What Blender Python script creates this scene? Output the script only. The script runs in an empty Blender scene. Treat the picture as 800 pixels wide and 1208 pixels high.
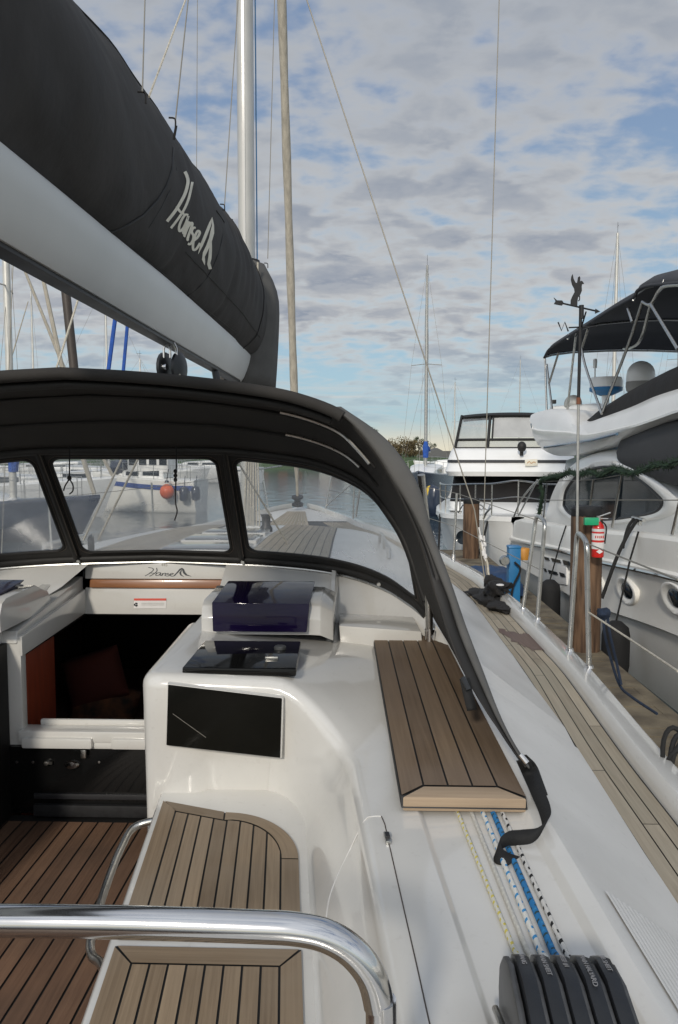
import bpy, bmesh, math, random
from mathutils import Vector, Matrix, noise
R = math.radians
random.seed(7)
sc = bpy.context.scene
col = sc.collection

# ---------------------------------------------------------------- camera maths
F = 921.0
CAM = Vector((1.05, 0.0, 2.3))
YAW, PITCH = R(1.87), R(4.28)
_rot = Matrix.Rotation(YAW, 3, 'Z') @ Matrix.Rotation(-PITCH, 3, 'X')
def _dir(px, py):
    return _rot @ Vector(((px - 400) / F, 1.0, (604 - py) / F))
def at(px, py, y):
    "survey helper: the point of the place seen at a photo pixel, at distance y ahead"
    d = _dir(px, py); return CAM + d * (y / d.y)
def atz(px, py, z):
    d = _dir(px, py); return CAM + d * ((z - CAM.z) / d.z)
def atx(px, py, x):
    d = _dir(px, py); return CAM + d * ((x - CAM.x) / d.x)

# ---------------------------------------------------------------- scene helpers
def tag(o, label=None, cat=None, group=None, kind=None):
    if label: o['label'] = label
    if cat: o['category'] = cat
    if group: o['group'] = group
    if kind: o['kind'] = kind
    return o
def empty(name, loc=(0, 0, 0), rz=0.0):
    o = bpy.data.objects.new(name, None); col.objects.link(o)
    o.location = loc; o.rotation_euler = (0, 0, rz); o.empty_display_size = .2
    return o
def root_off(o):
    v = Vector((0, 0, 0))
    while o is not None:
        v += Vector(o.location); o = o.parent
    return v

def lerp(a, b, t): return a + (b - a) * t
def interp(x, pts):
    if x <= pts[0][0]: return pts[0][1]
    for (x0, y0), (x1, y1) in zip(pts, pts[1:]):
        if x <= x1:
            t = (x - x0) / (x1 - x0); t = t * t * (3 - 2 * t) * .35 + t * .65
            return y0 + (y1 - y0) * t
    return pts[-1][1]
def catmull(P, n):
    "smooth polyline through P, n segments per span"
    P = [Vector(p) for p in P]; out = []
    for i in range(len(P) - 1):
        p0 = P[i - 1] if i else P[0] * 2 - P[1]
        p1, p2 = P[i], P[i + 1]
        p3 = P[i + 2] if i + 2 < len(P) else P[-1] * 2 - P[-2]
        for k in range(n):
            t = k / n
            out.append(.5 * ((2 * p1) + (p2 - p0) * t + (2 * p0 - 5 * p1 + 4 * p2 - p3) * t * t + (3 * p1 - p0 - 3 * p2 + p3) * t ** 3))
    out.append(P[-1]); return out
def resample(P, n):
    P = [Vector(p) for p in P]; L = [0]
    for a, b in zip(P, P[1:]): L.append(L[-1] + (b - a).length)
    out = []; j = 0
    for k in range(n):
        s = L[-1] * k / (n - 1)
        while j < len(L) - 2 and L[j + 1] < s: j += 1
        t = (s - L[j]) / max(1e-9, L[j + 1] - L[j]); out.append(P[j].lerp(P[j + 1], min(1, t)))
    return out

class MB:
    def __init__(s): s.v = []; s.f = []; s.uv = []
    def add(s, vs, fs, uvs=None):
        b = len(s.v); s.v += [Vector(p) for p in vs]
        for k, f in enumerate(fs):
            s.f.append([b + i for i in f]); s.uv.append(uvs[k] if uvs else None)
        return s
    def grid(s, rows, cu=False, cv=False, uvf=None):
        n, m = len(rows), len(rows[0]); vs = [p for r in rows for p in r]; fs = []; uvs = []
        for i in range(n if cv else n - 1):
            for j in range(m if cu else m - 1):
                i2, j2 = (i + 1) % n, (j + 1) % m
                fs.append((i * m + j, i * m + j2, i2 * m + j2, i2 * m + j))
                if uvf: uvs.append([uvf(i, j), uvf(i, j + 1), uvf(i + 1, j + 1), uvf(i + 1, j)])
        return s.add(vs, fs, uvs if uvf else None)
    def tube(s, pts, r=.01, n=8, closed=False, caps=True):
        P = [Vector(p) for p in pts]; m = len(P)
        rr = r if isinstance(r, (list, tuple)) else [r] * m
        rows = []; up = None
        for i in range(m):
            if closed: t = (P[(i + 1) % m] - P[i - 1])
            else: t = (P[min(i + 1, m - 1)] - P[max(i - 1, 0)])
            if t.length < 1e-9: t = Vector((0, 0, 1))
            t.normalize()
            if up is None:
                up = Vector((0, 0, 1)) if abs(t.z) < .9 else Vector((0, 1, 0))
            a = t.cross(up)
            if a.length < 1e-6: a = t.cross(Vector((1, 0, 0)))
            a.normalize(); b = a.cross(t).normalized(); up = b
            rows.append([P[i] + (a * math.cos(q) + b * math.sin(q)) * rr[i] for q in [2 * math.pi * k / n for k in range(n)]])
        cum = [0.0]
        for p, q in zip(P, P[1:] + P[:1]): cum.append(cum[-1] + (q - p).length)
        s.grid(rows, cu=True, cv=closed, uvf=lambda i, j: (j / n, cum[i]))
        if caps and not closed:
            b0 = len(s.v) - m * n
            s.f.append([b0 + k for k in range(n)][::-1]); s.uv.append(None)
            s.f.append([b0 + (m - 1) * n + k for k in range(n)]); s.uv.append(None)
        return s
    def box(s, c, d, rz=0.0, taper=1.0, M=None):
        c = Vector(c); x, y, z = d[0] / 2, d[1] / 2, d[2] / 2
        vs = []
        for sz, k in ((-z, 1), (z, taper)):
            for sx, sy in ((-x, -y), (x, -y), (x, y), (-x, y)): vs.append(Vector((sx * k, sy * k, sz)))
        m = M or Matrix.Rotation(rz, 3, 'Z')
        return s.add([c + m @ v for v in vs], [(3, 2, 1, 0), (4, 5, 6, 7), (0, 1, 5, 4), (1, 2, 6, 5), (2, 3, 7, 6), (3, 0, 4, 7)])
    def hexa(s, b, t):
        "8-corner solid: four bottom points, four top points, both counter-clockwise from above"
        return s.add(list(b) + list(t), [(3, 2, 1, 0), (4, 5, 6, 7), (0, 1, 5, 4), (1, 2, 6, 5), (2, 3, 7, 6), (3, 0, 4, 7)])
    def prism(s, poly, ext):
        n = len(poly); P = [Vector(p) for p in poly]; e = Vector(ext)
        return s.add(P + [p + e for p in P], [list(range(n))[::-1], list(range(n, 2 * n))] + [(i, (i + 1) % n, n + (i + 1) % n, n + i) for i in range(n)])
    def lathe(s, prof, c, axis=(0, 0, 1), n=20):
        c = Vector(c); a = Vector(axis).normalized()
        u = a.cross(Vector((1, 0, 0)) if abs(a.x) < .8 else Vector((0, 1, 0))).normalized(); w = a.cross(u)
        rows = [[c + a * h + (u * math.cos(2 * math.pi * k / n) + w * math.sin(2 * math.pi * k / n)) * r for k in range(n)] for r, h in prof]
        return s.grid(rows, cu=True)
    def blob(s, c, rad, n=14, m=9, jit=0.0):
        c = Vector(c); rows = []
        for i in range(m + 1):
            ph = math.pi * i / m; row = []
            for k in range(n):
                th = 2 * math.pi * k / n
                d = Vector((math.sin(ph) * math.cos(th), math.sin(ph) * math.sin(th), math.cos(ph)))
                q = 1 + jit * noise.noise(d * 1.7 + c * 3)
                row.append(c + Vector((d.x * rad[0], d.y * rad[1], d.z * rad[2])) * q)
            rows.append(row)
        return s.grid(rows, cu=True)
    def mirror(s, dx=0.0):
        n = len(s.v)
        s.v += [Vector((-p.x + dx, p.y, p.z)) for p in s.v[:n]]
        k = len(s.f)
        for i in range(k):
            s.f.append([n + j for j in s.f[i]][::-1]); s.uv.append(s.uv[i][::-1] if s.uv[i] else None)
        return s
    def build(s, name, mat, parent=None, smooth=40, local=False, bevel=0.0, flip_check=False, solid=0.0):
        me = bpy.data.meshes.new(name)
        off = Vector((0, 0, 0)) if local else root_off(parent)
        me.from_pydata([p - off for p in s.v], [], s.f)
        me.materials.append(mat)
        if any(u is not None for u in s.uv):
            lay = me.uv_layers.new(name='UVMap'); k = 0
            for fi, f in enumerate(s.f):
                for q in range(len(f)):
                    if s.uv[fi]: lay.data[k].uv = s.uv[fi][q]
                    k += 1
        bm = bmesh.new(); bm.from_mesh(me)
        bmesh.ops.remove_doubles(bm, verts=bm.verts, dist=1e-5)
        bmesh.ops.recalc_face_normals(bm, faces=bm.faces)
        if bevel: bmesh.ops.bevel(bm, geom=[e for e in bm.edges if len(e.link_faces) == 2 and e.calc_face_angle(0) > .5], offset=bevel, segments=2, affect='EDGES', clamp_overlap=True, profile=.6)
        if smooth:
            lim = R(smooth)
            for f in bm.faces: f.smooth = True
            for e in bm.edges:
                if len(e.link_faces) == 2 and e.calc_face_angle(0) > lim: e.smooth = False
        bm.to_mesh(me); bm.free()
        o = bpy.data.objects.new(name, me); col.objects.link(o); o.parent = parent
        if solid:
            md = o.modifiers.new('thickness', 'SOLIDIFY'); md.thickness = solid; md.offset = 0
        return o
def T(pts, r, name, mat, parent, n=8, closed=False, local=False):
    return MB().tube(pts, r, n, closed).build(name, mat, parent, local=local)
def copy_tree(o, parent=None):
    c = o.copy(); col.objects.link(c); c.parent = parent
    for ch in [x for x in col.objects if x.parent == o]: copy_tree(ch, c)
    return c

# ---------------------------------------------------------------- materials
def nodes(m): return m.node_tree.nodes, m.node_tree.links
def mat(name, c, rough=.5, metal=0.0, var=.12, scale=6.0, bump=0.0, bscale=60.0, coat=0.0, spec=.5, c2=None, stretch=None, emit=None, detail=5, dirt=0.0):
    m = bpy.data.materials.new(name); m.use_nodes = True; N, L = nodes(m)
    b = N['Principled BSDF']
    b.inputs['Roughness'].default_value = rough; b.inputs['Metallic'].default_value = metal
    b.inputs['Coat Weight'].default_value = coat; b.inputs['Specular IOR Level'].default_value = spec
    tc = N.new('ShaderNodeTexCoord'); src = tc.outputs['Object']
    if stretch:
        mp = N.new('ShaderNodeMapping'); mp.inputs['Scale'].default_value = stretch; L.new(src, mp.inputs['Vector']); src = mp.outputs[0]
    nz = N.new('ShaderNodeTexNoise'); nz.inputs['Scale'].default_value = scale; nz.inputs['Detail'].default_value = detail; L.new(src, nz.inputs['Vector'])
    mx = N.new('ShaderNodeMix'); mx.data_type = 'RGBA'
    A = [x * (1 - var) for x in c[:3]] + [1]; B = ([x for x in c2[:3]] if c2 else [min(1, x * (1 + var)) for x in c[:3]]) + [1]
    mx.inputs[6].default_value = A; mx.inputs[7].default_value = B
    rp = N.new('ShaderNodeMapRange'); rp.inputs['From Min'].default_value = .32; rp.inputs['From Max'].default_value = .68
    L.new(nz.outputs['Fac'], rp.inputs['Value']); L.new(rp.outputs[0], mx.inputs[0]); colour = mx.outputs[2]
    if dirt:
        for dsc, lo, hi, amt in ((38, .60, .74, 1.0), (3.2, .50, .72, .55), (140, .66, .74, 1.0)):
            dn = N.new('ShaderNodeTexNoise'); dn.inputs['Scale'].default_value = dsc; dn.inputs['Detail'].default_value = 6; dn.inputs['Roughness'].default_value = .62; L.new(src, dn.inputs['Vector'])
            dr = N.new('ShaderNodeMapRange'); dr.inputs['From Min'].default_value = lo; dr.inputs['From Max'].default_value = hi; dr.inputs['To Max'].default_value = dirt * amt; L.new(dn.outputs['Fac'], dr.inputs['Value'])
            dm = N.new('ShaderNodeMix'); dm.data_type = 'RGBA'; dm.inputs[7].default_value = (c[0] * .48, c[1] * .44, c[2] * .38, 1); L.new(dr.outputs[0], dm.inputs[0]); L.new(colour, dm.inputs[6]); colour = dm.outputs[2]
    L.new(colour, b.inputs['Base Color'])
    if rough > .05:
        rr = N.new('ShaderNodeMapRange'); rr.inputs['To Min'].default_value = rough * .8; rr.inputs['To Max'].default_value = min(1, rough * 1.25)
        L.new(nz.outputs['Fac'], rr.inputs['Value']); L.new(rr.outputs[0], b.inputs['Roughness'])
    if bump:
        n2 = N.new('ShaderNodeTexNoise'); n2.inputs['Scale'].default_value = bscale; n2.inputs['Detail'].default_value = 4; L.new(src, n2.inputs['Vector'])
        bp = N.new('ShaderNodeBump'); bp.inputs['Strength'].default_value = bump; bp.inputs['Distance'].default_value = .01
        L.new(n2.outputs['Fac'], bp.inputs['Height']); L.new(bp.outputs[0], b.inputs['Normal'])
    if emit:
        b.inputs['Emission Color'].default_value = (*emit[:3], 1); b.inputs['Emission Strength'].default_value = emit[3]
    return m

def teak(name, dark, light, weather=None, wamt=0.0, rough=.6):
    "planks: every plank is its own strip with its own stretch of UV space, so each has its own tone and grain"
    m = bpy.data.materials.new(name); m.use_nodes = True; N, L = nodes(m); b = N['Principled BSDF']
    b.inputs['Roughness'].default_value = rough; b.inputs['Specular IOR Level'].default_value = .35
    tc = N.new('ShaderNodeTexCoord')
    mp = N.new('ShaderNodeMapping'); mp.inputs['Scale'].default_value = (90, 3.5, 1); L.new(tc.outputs['UV'], mp.inputs['Vector'])
    g = N.new('ShaderNodeTexNoise'); g.inputs['Scale'].default_value = 1.0; g.inputs['Detail'].default_value = 6; g.inputs['Distortion'].default_value = .6; L.new(mp.outputs[0], g.inputs['Vector'])
    mp2 = N.new('ShaderNodeMapping'); mp2.inputs['Scale'].default_value = (.9, .05, 1); L.new(tc.outputs['UV'], mp2.inputs['Vector'])
    t = N.new('ShaderNodeTexNoise'); t.inputs['Scale'].default_value = 1.0; t.inputs['Detail'].default_value = 0; L.new(mp2.outputs[0], t.inputs['Vector'])
    ad = N.new('ShaderNodeMath'); ad.operation = 'MULTIPLY_ADD'; ad.inputs[1].default_value = .55
    L.new(g.outputs['Fac'], ad.inputs[0])
    sb = N.new('ShaderNodeMath'); sb.operation = 'MULTIPLY'; sb.inputs[1].default_value = .75; L.new(t.outputs['Fac'], sb.inputs[0]); L.new(sb.outputs[0], ad.inputs[2])
    rp = N.new('ShaderNodeMapRange'); rp.inputs['From Min'].default_value = .42; rp.inputs['From Max'].default_value = .88; L.new(ad.outputs[0], rp.inputs['Value'])
    mx = N.new('ShaderNodeMix'); mx.data_type = 'RGBA'; mx.inputs[6].default_value = (*dark, 1); mx.inputs[7].default_value = (*light, 1)
    L.new(rp.outputs[0], mx.inputs[0]); out = mx.outputs[2]
    if weather:
        n3 = N.new('ShaderNodeTexNoise'); n3.inputs['Scale'].default_value = 3.0; n3.inputs['Detail'].default_value = 7; L.new(tc.outputs['Object'], n3.inputs['Vector'])
        r3 = N.new('ShaderNodeMapRange'); r3.inputs['From Min'].default_value = .35; r3.inputs['From Max'].default_value = .65; r3.inputs['To Max'].default_value = wamt; L.new(n3.outputs['Fac'], r3.inputs['Value'])
        m3 = N.new('ShaderNodeMix'); m3.data_type = 'RGBA'; m3.inputs[7].default_value = (*weather, 1); L.new(r3.outputs[0], m3.inputs[0]); L.new(out, m3.inputs[6]); out = m3.outputs[2]
    L.new(out, b.inputs['Base Color'])
    bp = N.new('ShaderNodeBump'); bp.inputs['Strength'].default_value = .25; bp.inputs['Distance'].default_value = .002; L.new(g.outputs['Fac'], bp.inputs['Height']); L.new(bp.outputs[0], b.inputs['Normal'])
    return m

def rope_mat(name, base, fleck, fs=(60, 40), thr=.62, fleck2=None):
    "braided rope: flecks laid out on the rope's own UVs (around, along)"
    m = bpy.data.materials.new(name); m.use_nodes = True; N, L = nodes(m); b = N['Principled BSDF']; b.inputs['Roughness'].default_value = .8
    tc = N.new('ShaderNodeTexCoord'); sx = N.new('ShaderNodeSeparateXYZ'); L.new(tc.outputs['UV'], sx.inputs[0])
    def mt(op, p, q=None):
        n = N.new('ShaderNodeMath'); n.operation = op
        for i, x in enumerate((p, q)):
            if x is None: continue
            if isinstance(x, (int, float)): n.inputs[i].default_value = x
            else: L.new(x, n.inputs[i])
        return n.outputs[0]
    ph = mt('ADD', mt('MULTIPLY', sx.outputs[1], fs[0]), mt('MULTIPLY', sx.outputs[0], .8))
    def band(off, wdt, u0, u1):
        f = mt('FRACT', mt('ADD', ph, off)); g = mt('FRACT', mt('ADD', mt('MULTIPLY', sx.outputs[0], 2.0), mt('MULTIPLY', mt('FLOOR', mt('ADD', ph, off)), .37)))
        return mt('MULTIPLY', mt('LESS_THAN', f, wdt), mt('LESS_THAN', g, u1))
    mx = N.new('ShaderNodeMix'); mx.data_type = 'RGBA'; mx.inputs[6].default_value = (*base, 1); mx.inputs[7].default_value = (*fleck, 1); L.new(band(0.0, 1 - thr, 0, .62), mx.inputs[0])
    out = mx.outputs[2]
    if fleck2:
        m2 = N.new('ShaderNodeMix'); m2.data_type = 'RGBA'; m2.inputs[7].default_value = (*fleck2, 1); L.new(band(.5, .22, 0, .4), m2.inputs[0]); L.new(out, m2.inputs[6]); out = m2.outputs[2]
    L.new(out, b.inputs['Base Color'])
    w = N.new('ShaderNodeTexWave'); w.bands_direction = 'DIAGONAL'; w.inputs['Scale'].default_value = 1.0
    mp3 = N.new('ShaderNodeMapping'); mp3.inputs['Scale'].default_value = (6, 160, 1); L.new(tc.outputs['UV'], mp3.inputs['Vector']); L.new(mp3.outputs[0], w.inputs['Vector'])
    bp = N.new('ShaderNodeBump'); bp.inputs['Strength'].default_value = .5; bp.inputs['Distance'].default_value = .002; L.new(w.outputs['Fac'], bp.inputs['Height']); L.new(bp.outputs[0], b.inputs['Normal'])
    return m

def glassy(name, tint, milk=.1, gloss=.08, rough=.03):
    "clear flexible plastic: mostly see-through, a little milky from wear, a thin sheen"
    m = bpy.data.materials.new(name); m.use_nodes = True; N, L = nodes(m); N.remove(N['Principled BSDF']); out = N['Material Output']
    tr = N.new('ShaderNodeBsdfTransparent'); tr.inputs[0].default_value = (*tint, 1)
    df = N.new('ShaderNodeBsdfTranslucent'); df.inputs[0].default_value = (.75, .76, .76, 1)
    d2 = N.new('ShaderNodeBsdfDiffuse'); d2.inputs[0].default_value = (.7, .7, .7, 1)
    ms = N.new('ShaderNodeMixShader'); ms.inputs[0].default_value = .5; L.new(df.outputs[0], ms.inputs[1]); L.new(d2.outputs[0], ms.inputs[2])
    tc = N.new('ShaderNodeTexCoord'); nz = N.new('ShaderNodeTexNoise'); nz.inputs['Scale'].default_value = 2.2; nz.inputs['Detail'].default_value = 5; L.new(tc.outputs['Object'], nz.inputs['Vector'])
    rp = N.new('ShaderNodeMapRange'); rp.inputs['From Min'].default_value = .35; rp.inputs['From Max'].default_value = .7; rp.inputs['To Min'].default_value = milk * .45; rp.inputs['To Max'].default_value = milk * 1.7; L.new(nz.outputs['Fac'], rp.inputs['Value'])
    m1 = N.new('ShaderNodeMixShader'); L.new(rp.outputs[0], m1.inputs[0]); L.new(tr.outputs[0], m1.inputs[1]); L.new(ms.outputs[0], m1.inputs[2])
    gl = N.new('ShaderNodeBsdfGlossy'); gl.inputs['Roughness'].default_value = rough
    m2 = N.new('ShaderNodeMixShader'); m2.inputs[0].default_value = gloss; L.new(m1.outputs[0], m2.inputs[1]); L.new(gl.outputs[0], m2.inputs[2])
    L.new(m2.outputs[0], out.inputs[0]); return m

M = {}
M['gel'] = mat('white_gelcoat', (.60, .585, .55), .14, 0, .07, 1.7, .02, 3.0, coat=.5, dirt=.14)
M['gel_deck'] = mat('white_deck_gelcoat', (.62, .61, .585), .35, 0, .08, 2.3, .05, 240, dirt=.2)
M['nonskid'] = mat('nonskid_gelcoat', (.58, .57, .545), .6, 0, .05, 4, .12, 300)
M['hull_white'] = mat('hull_white', (.84, .82, .765), .38, 0, .07, .8, .02, 2, spec=.35, dirt=.2)
M['boat_white'] = mat('boat_white_paint', (.84, .83, .80), .3, 0, .04, 1.2, coat=.3, dirt=.10)
M['old_white'] = mat('weathered_white_paint', (.74, .73, .70), .4, 0, .10, 2.5)
M['teak_sole'] = teak('sole_teak', (.085, .043, .025), (.205, .118, .072), (.07, .045, .032), .6)
M['teak_seat'] = teak('seat_teak', (.138, .094, .056), (.32, .235, .150), (.25, .20, .145), .6)
M['teak_pad'] = teak('step_teak', (.085, .056, .034), (.205, .145, .092), (.165, .125, .095), .6)
M['teak_pad_edge'] = teak('step_edge_teak', (.24, .165, .105), (.41, .305, .205), (.36, .285, .21), .3)
M['teak_deck'] = teak('weathered_deck_teak', (.22, .185, .135), (.42, .36, .275), (.31, .28, .215), .6, .75)
M['caulk'] = mat('black_caulking', (.008, .008, .008), .6)
M['stain'] = teak('wet_teak', (.06, .03, .018), (.13, .07, .045), None, 0, .4)
M['steel'] = mat('polished_steel', (.62, .61, .60), .12, 1, .04, 20)
M['steel_dull'] = mat('stainless_tube', (.50, .49, .46), .28, 1, .08, 30)
M['wire'] = mat('rigging_wire', (.26, .24, .20), .5, .3, .03, 4)
M['alu'] = mat('boom_aluminium', (.60, .61, .60), .40, .0, .05, 2.0, .02, 30)
M['mast_alu'] = mat('mast_aluminium', (.60, .58, .53), .38, .3, .08, 3.0)
M['dark_trim'] = mat('dark_trim', (.02, .02, .022), .45)
M['canvas'] = mat('charcoal_canvas', (.041, .038, .035), .85, 0, .18, 5, .25, 900, spec=.25)
M['cover'] = mat('sail_cover_canvas', (.046, .043, .041), .8, 0, .28, 3.0, .55, 9, spec=.3)
M['canvas_band'] = mat('canvas_band', (.098, .095, .090), .8, 0, .12, 8, .2, 700, spec=.3)
M['frame_black'] = mat('window_frame_canvas', (.012, .011, .010), .6, 0, .2, 12)
M['webbing'] = mat('black_webbing', (.006, .006, .006), .75, 0, .2, 50, .3, 500)
M['clear'] = glassy('clear_window_plastic', (.92, .93, .93), .31, .07, .06)
M['black_glass'] = mat('black_acrylic', (.006, .006, .006), .07, 0, .1, 5, spec=.3)
M['smoked'] = mat('smoked_hatch', (.05, .065, .085), .08, 0, .1, 5, coat=.6)
M['screen'] = mat('dark_display', (.006, .006, .005), .14, 0, .2, 3, spec=.15)
M['wood'] = mat('varnished_wood', (.27, .115, .05), .25, 0, .25, 3, stretch=(1, 9, 9), coat=.4)
M['mahogany'] = mat('red_mahogany', (.20, .035, .014), .45, 0, .25, 4, stretch=(9, 9, 1))
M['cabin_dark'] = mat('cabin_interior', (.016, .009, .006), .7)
M['sofa'] = mat('cabin_settee_fabric', (.10, .05, .035), .9)
M['label_white'] = mat('label_white', (.70, .68, .66), .5)
M['label_red'] = mat('label_red', (.62, .06, .03), .5)
M['ink'] = mat('dark_ink', (.02, .025, .03), .5)
M['thread'] = mat('logo_cream', (.72, .68, .57), .6, 0, .1, 20)
M['plastic_black'] = mat('clutch_black_plastic', (.012, .013, .015), .35, 0, .15, 30, .06, 200)
M['plastic_grey'] = mat('clutch_side_metal', (.10, .10, .10), .4, .5, .2, 40)
M['print'] = mat('white_print', (.22, .22, .23), .6)
M['rope_y'] = rope_mat('white_rope_yellow_fleck', (.62, .60, .52), (.60, .50, .10), (52, 1), .60)
M['rope_w'] = rope_mat('plain_white_rope', (.52, .50, .45), (.60, .58, .52), (60, 1), .6)
M['rope_b'] = rope_mat('white_rope_blue_fleck', (.66, .65, .60), (.04, .25, .52), (36, 1), .70)
M['rope_blue'] = rope_mat('blue_rope', (.015, .16, .38), (.02, .05, .05), (44, 1), .75, (.03, .22, .45))
M['rope_k'] = rope_mat('white_rope_black_fleck', (.60, .58, .54), (.01, .01, .01), (36, 1), .62)
M['rope_navy'] = mat('navy_rope', (.012, .022, .045), .9, 0, .3, 60, .4, 200)
M['rope_black'] = mat('black_rope', (.012, .012, .012), .85, 0, .3, 60, .4, 200)
M['rope_cream'] = mat('cream_rope', (.50, .46, .38), .9, 0, .2, 60, .4, 200)
M['furl'] = mat('furled_sail_cloth', (.42, .38, .31), .8, 0, .18, 4, .4, 8, stretch=(6, 6, 1))
M['piling'] = mat('piling_timber', (.085, .044, .024), .85, 0, .45, 5, .7, 12, stretch=(5, 5, .5), c2=(.20, .12, .07))
M['dock'] = mat('dock_timber', (.12, .095, .065), .9, 0, .35, 4, .5, 30, c2=(.20, .165, .11))
M['fender'] = mat('black_fender_cloth', (.010, .010, .011), .8)
M['navy'] = mat('navy_hull_paint', (.02, .03, .055), .25, 0, .15, 2, coat=.3)
M['blue_stripe'] = mat('blue_stripe', (.03, .07, .25), .4)
M['blue_canvas'] = mat('blue_sail_cover', (.02, .08, .33), .8, 0, .25, 8, .4, 20)
M['blue_plastic'] = mat('bright_blue_plastic', (.02, .17, .38), .4, 0, .1, 6)
M['blue_tarp'] = mat('blue_tarpaulin', (.010, .04, .11), .6, 0, .3, 5, .6, 9)
M['orange'] = mat('orange_buoy_vinyl', (.75, .14, .05), .4)
M['yellow'] = mat('yellow_plastic', (.62, .42, .04), .5)
M['amber'] = mat('amber_cap_plastic', (.50, .22, .03), .5)
M['red'] = mat('extinguisher_red', (.55, .02, .015), .25, coat=.4)
M['green'] = mat('green_plastic', (.01, .32, .14), .4)
M['iron'] = mat('black_wrought_iron', (.018, .018, .019), .6, .3, .3, 30)
M['iron_rust'] = mat('rusty_joint', (.18, .07, .035), .8)
M['pole_grey'] = mat('galvanised_pole', (.38, .38, .36), .5, .5, .15, 10)
M['tint'] = mat('tinted_window', (.012, .018, .024), .10, 0, .3, 2, spec=.3)
M['grey_cover'] = mat('dark_grey_mesh_cover', (.050, .050, .053), .7, 0, .12, 6, .2, 400)
M['black_cover'] = mat('black_canvas_cover', (.011, .0095, .009), .8, 0, .3, 4, .5, 10)
M['bimini'] = mat('bimini_canvas', (.045, .046, .052), .8, 0, .2, 4, .4, 10)
M['encl'] = glassy('enclosure_plastic', (.80, .82, .82), .30, .08, .06)
M['blind'] = mat('grey_blind', (.42, .42, .41), .8, 0, .1, 3)
M['bluegrey'] = mat('blue_grey_glass', (.10, .17, .24), .12, 0, .1, 2)
M['needles'] = mat('garland_needles', (.012, .032, .014), .8, 0, .5, 30)
M['leaf'] = mat('autumn_foliage', (.15, .105, .045), .8, 0, .4, .5, c2=(.20, .15, .07))
M['leaf_green'] = mat('evergreen_foliage', (.05, .068, .028), .8, 0, .5, .6)
M['bark'] = mat('bark', (.08, .06, .045), .9)
M['grass'] = mat('shore_grass', (.045, .085, .018), .9, 0, .4, .15)
M['concrete'] = mat('concrete', (.30, .29, .27), .85, 0, .2, 1)
M['brick_red'] = mat('red_boathouse_boards', (.20, .055, .035), .8)
M['roof_grey'] = mat('grey_roof', (.12, .12, .12), .8)
M['brown_spar'] = mat('dark_brown_spar', (.055, .042, .033), .5)
M['plum'] = mat('plum_tinted_cover', (.009, .005, .028), .06, 0, .15, 3, spec=.25)
M['dark_matt'] = mat('matt_black_board', (.008, .0075, .007), .55, 0, .2, 4, spec=.2)
M['slab'] = mat('satin_deck_gelcoat', (.62, .608, .58), .5, 0, .07, 2.2, .04, 200, spec=.3, dirt=.22)
# ================================================================ the sailing yacht we stand on
yacht = tag(empty('sailing_yacht', (0, 4.0, 0)), 'white sailing yacht with teak cockpit, deck and bare mast, seen from its helm', 'sailing yacht')
XE = [(-2, 1.98), (0, 2.07), (2.7, 2.15), (4.1, 2.215), (5.3, 2.205), (6.7, 2.13), (8.06, 1.93), (9.5, 1.50), (11, .95), (12.2, .40), (12.8, .03)]
DZ = [(-2, 1.15), (5, 1.16), (8, 1.20), (10.5, 1.30), (12.8, 1.44)]
XI = [(-2, 1.80), (2.0, 1.842), (3.0, 1.872), (4.2, 1.893), (6, 1.885), (7.2, 1.75), (8.2, 1.55), (9.6, .80), (10.6, .30), (11.2, .05)]
def x_e(y): return interp(y, XE)
def dz(y): return interp(y, DZ)
def x_i(y): return min(interp(y, XI), x_e(y) - .16)
ys = [(-1.6 + .2 * k) for k in range(73)]
ys = [y for y in ys if y <= 12.79]
# hull and toe rail
h = MB(); h.grid([[(x_e(y) - .015, y, dz(y) + .005), (x_e(y) - .05, y, .75), (x_e(y) - .20, y, .25), (max(0, x_e(y) - .55), y, -.25), (0, y, -.6)] for y in ys]).mirror()
h.grid([[(-x_e(-1.6) + .02, -1.6, z), (x_e(-1.6) - .02, -1.6, z)] for z in (-.2, 1.15)])
h.build('hull', M['hull_white'], yacht)
def rail_sec(y):
    e, d = x_e(y), dz(y); k = min(1, max(.15, (12.9 - y) / 1.5))
    return [(e - .125 * k, y, d - .01), (e - .112 * k, y, d + .055), (e - .100 * k, y, d + .068), (e - .02 * k, y, d + .062), (e - .002, y, d + .045), (e, y, d - .03)]
MB().grid([rail_sec(y) for y in ys]).mirror().build('toe_rail', M['gel'], yacht, smooth=50)
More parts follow.
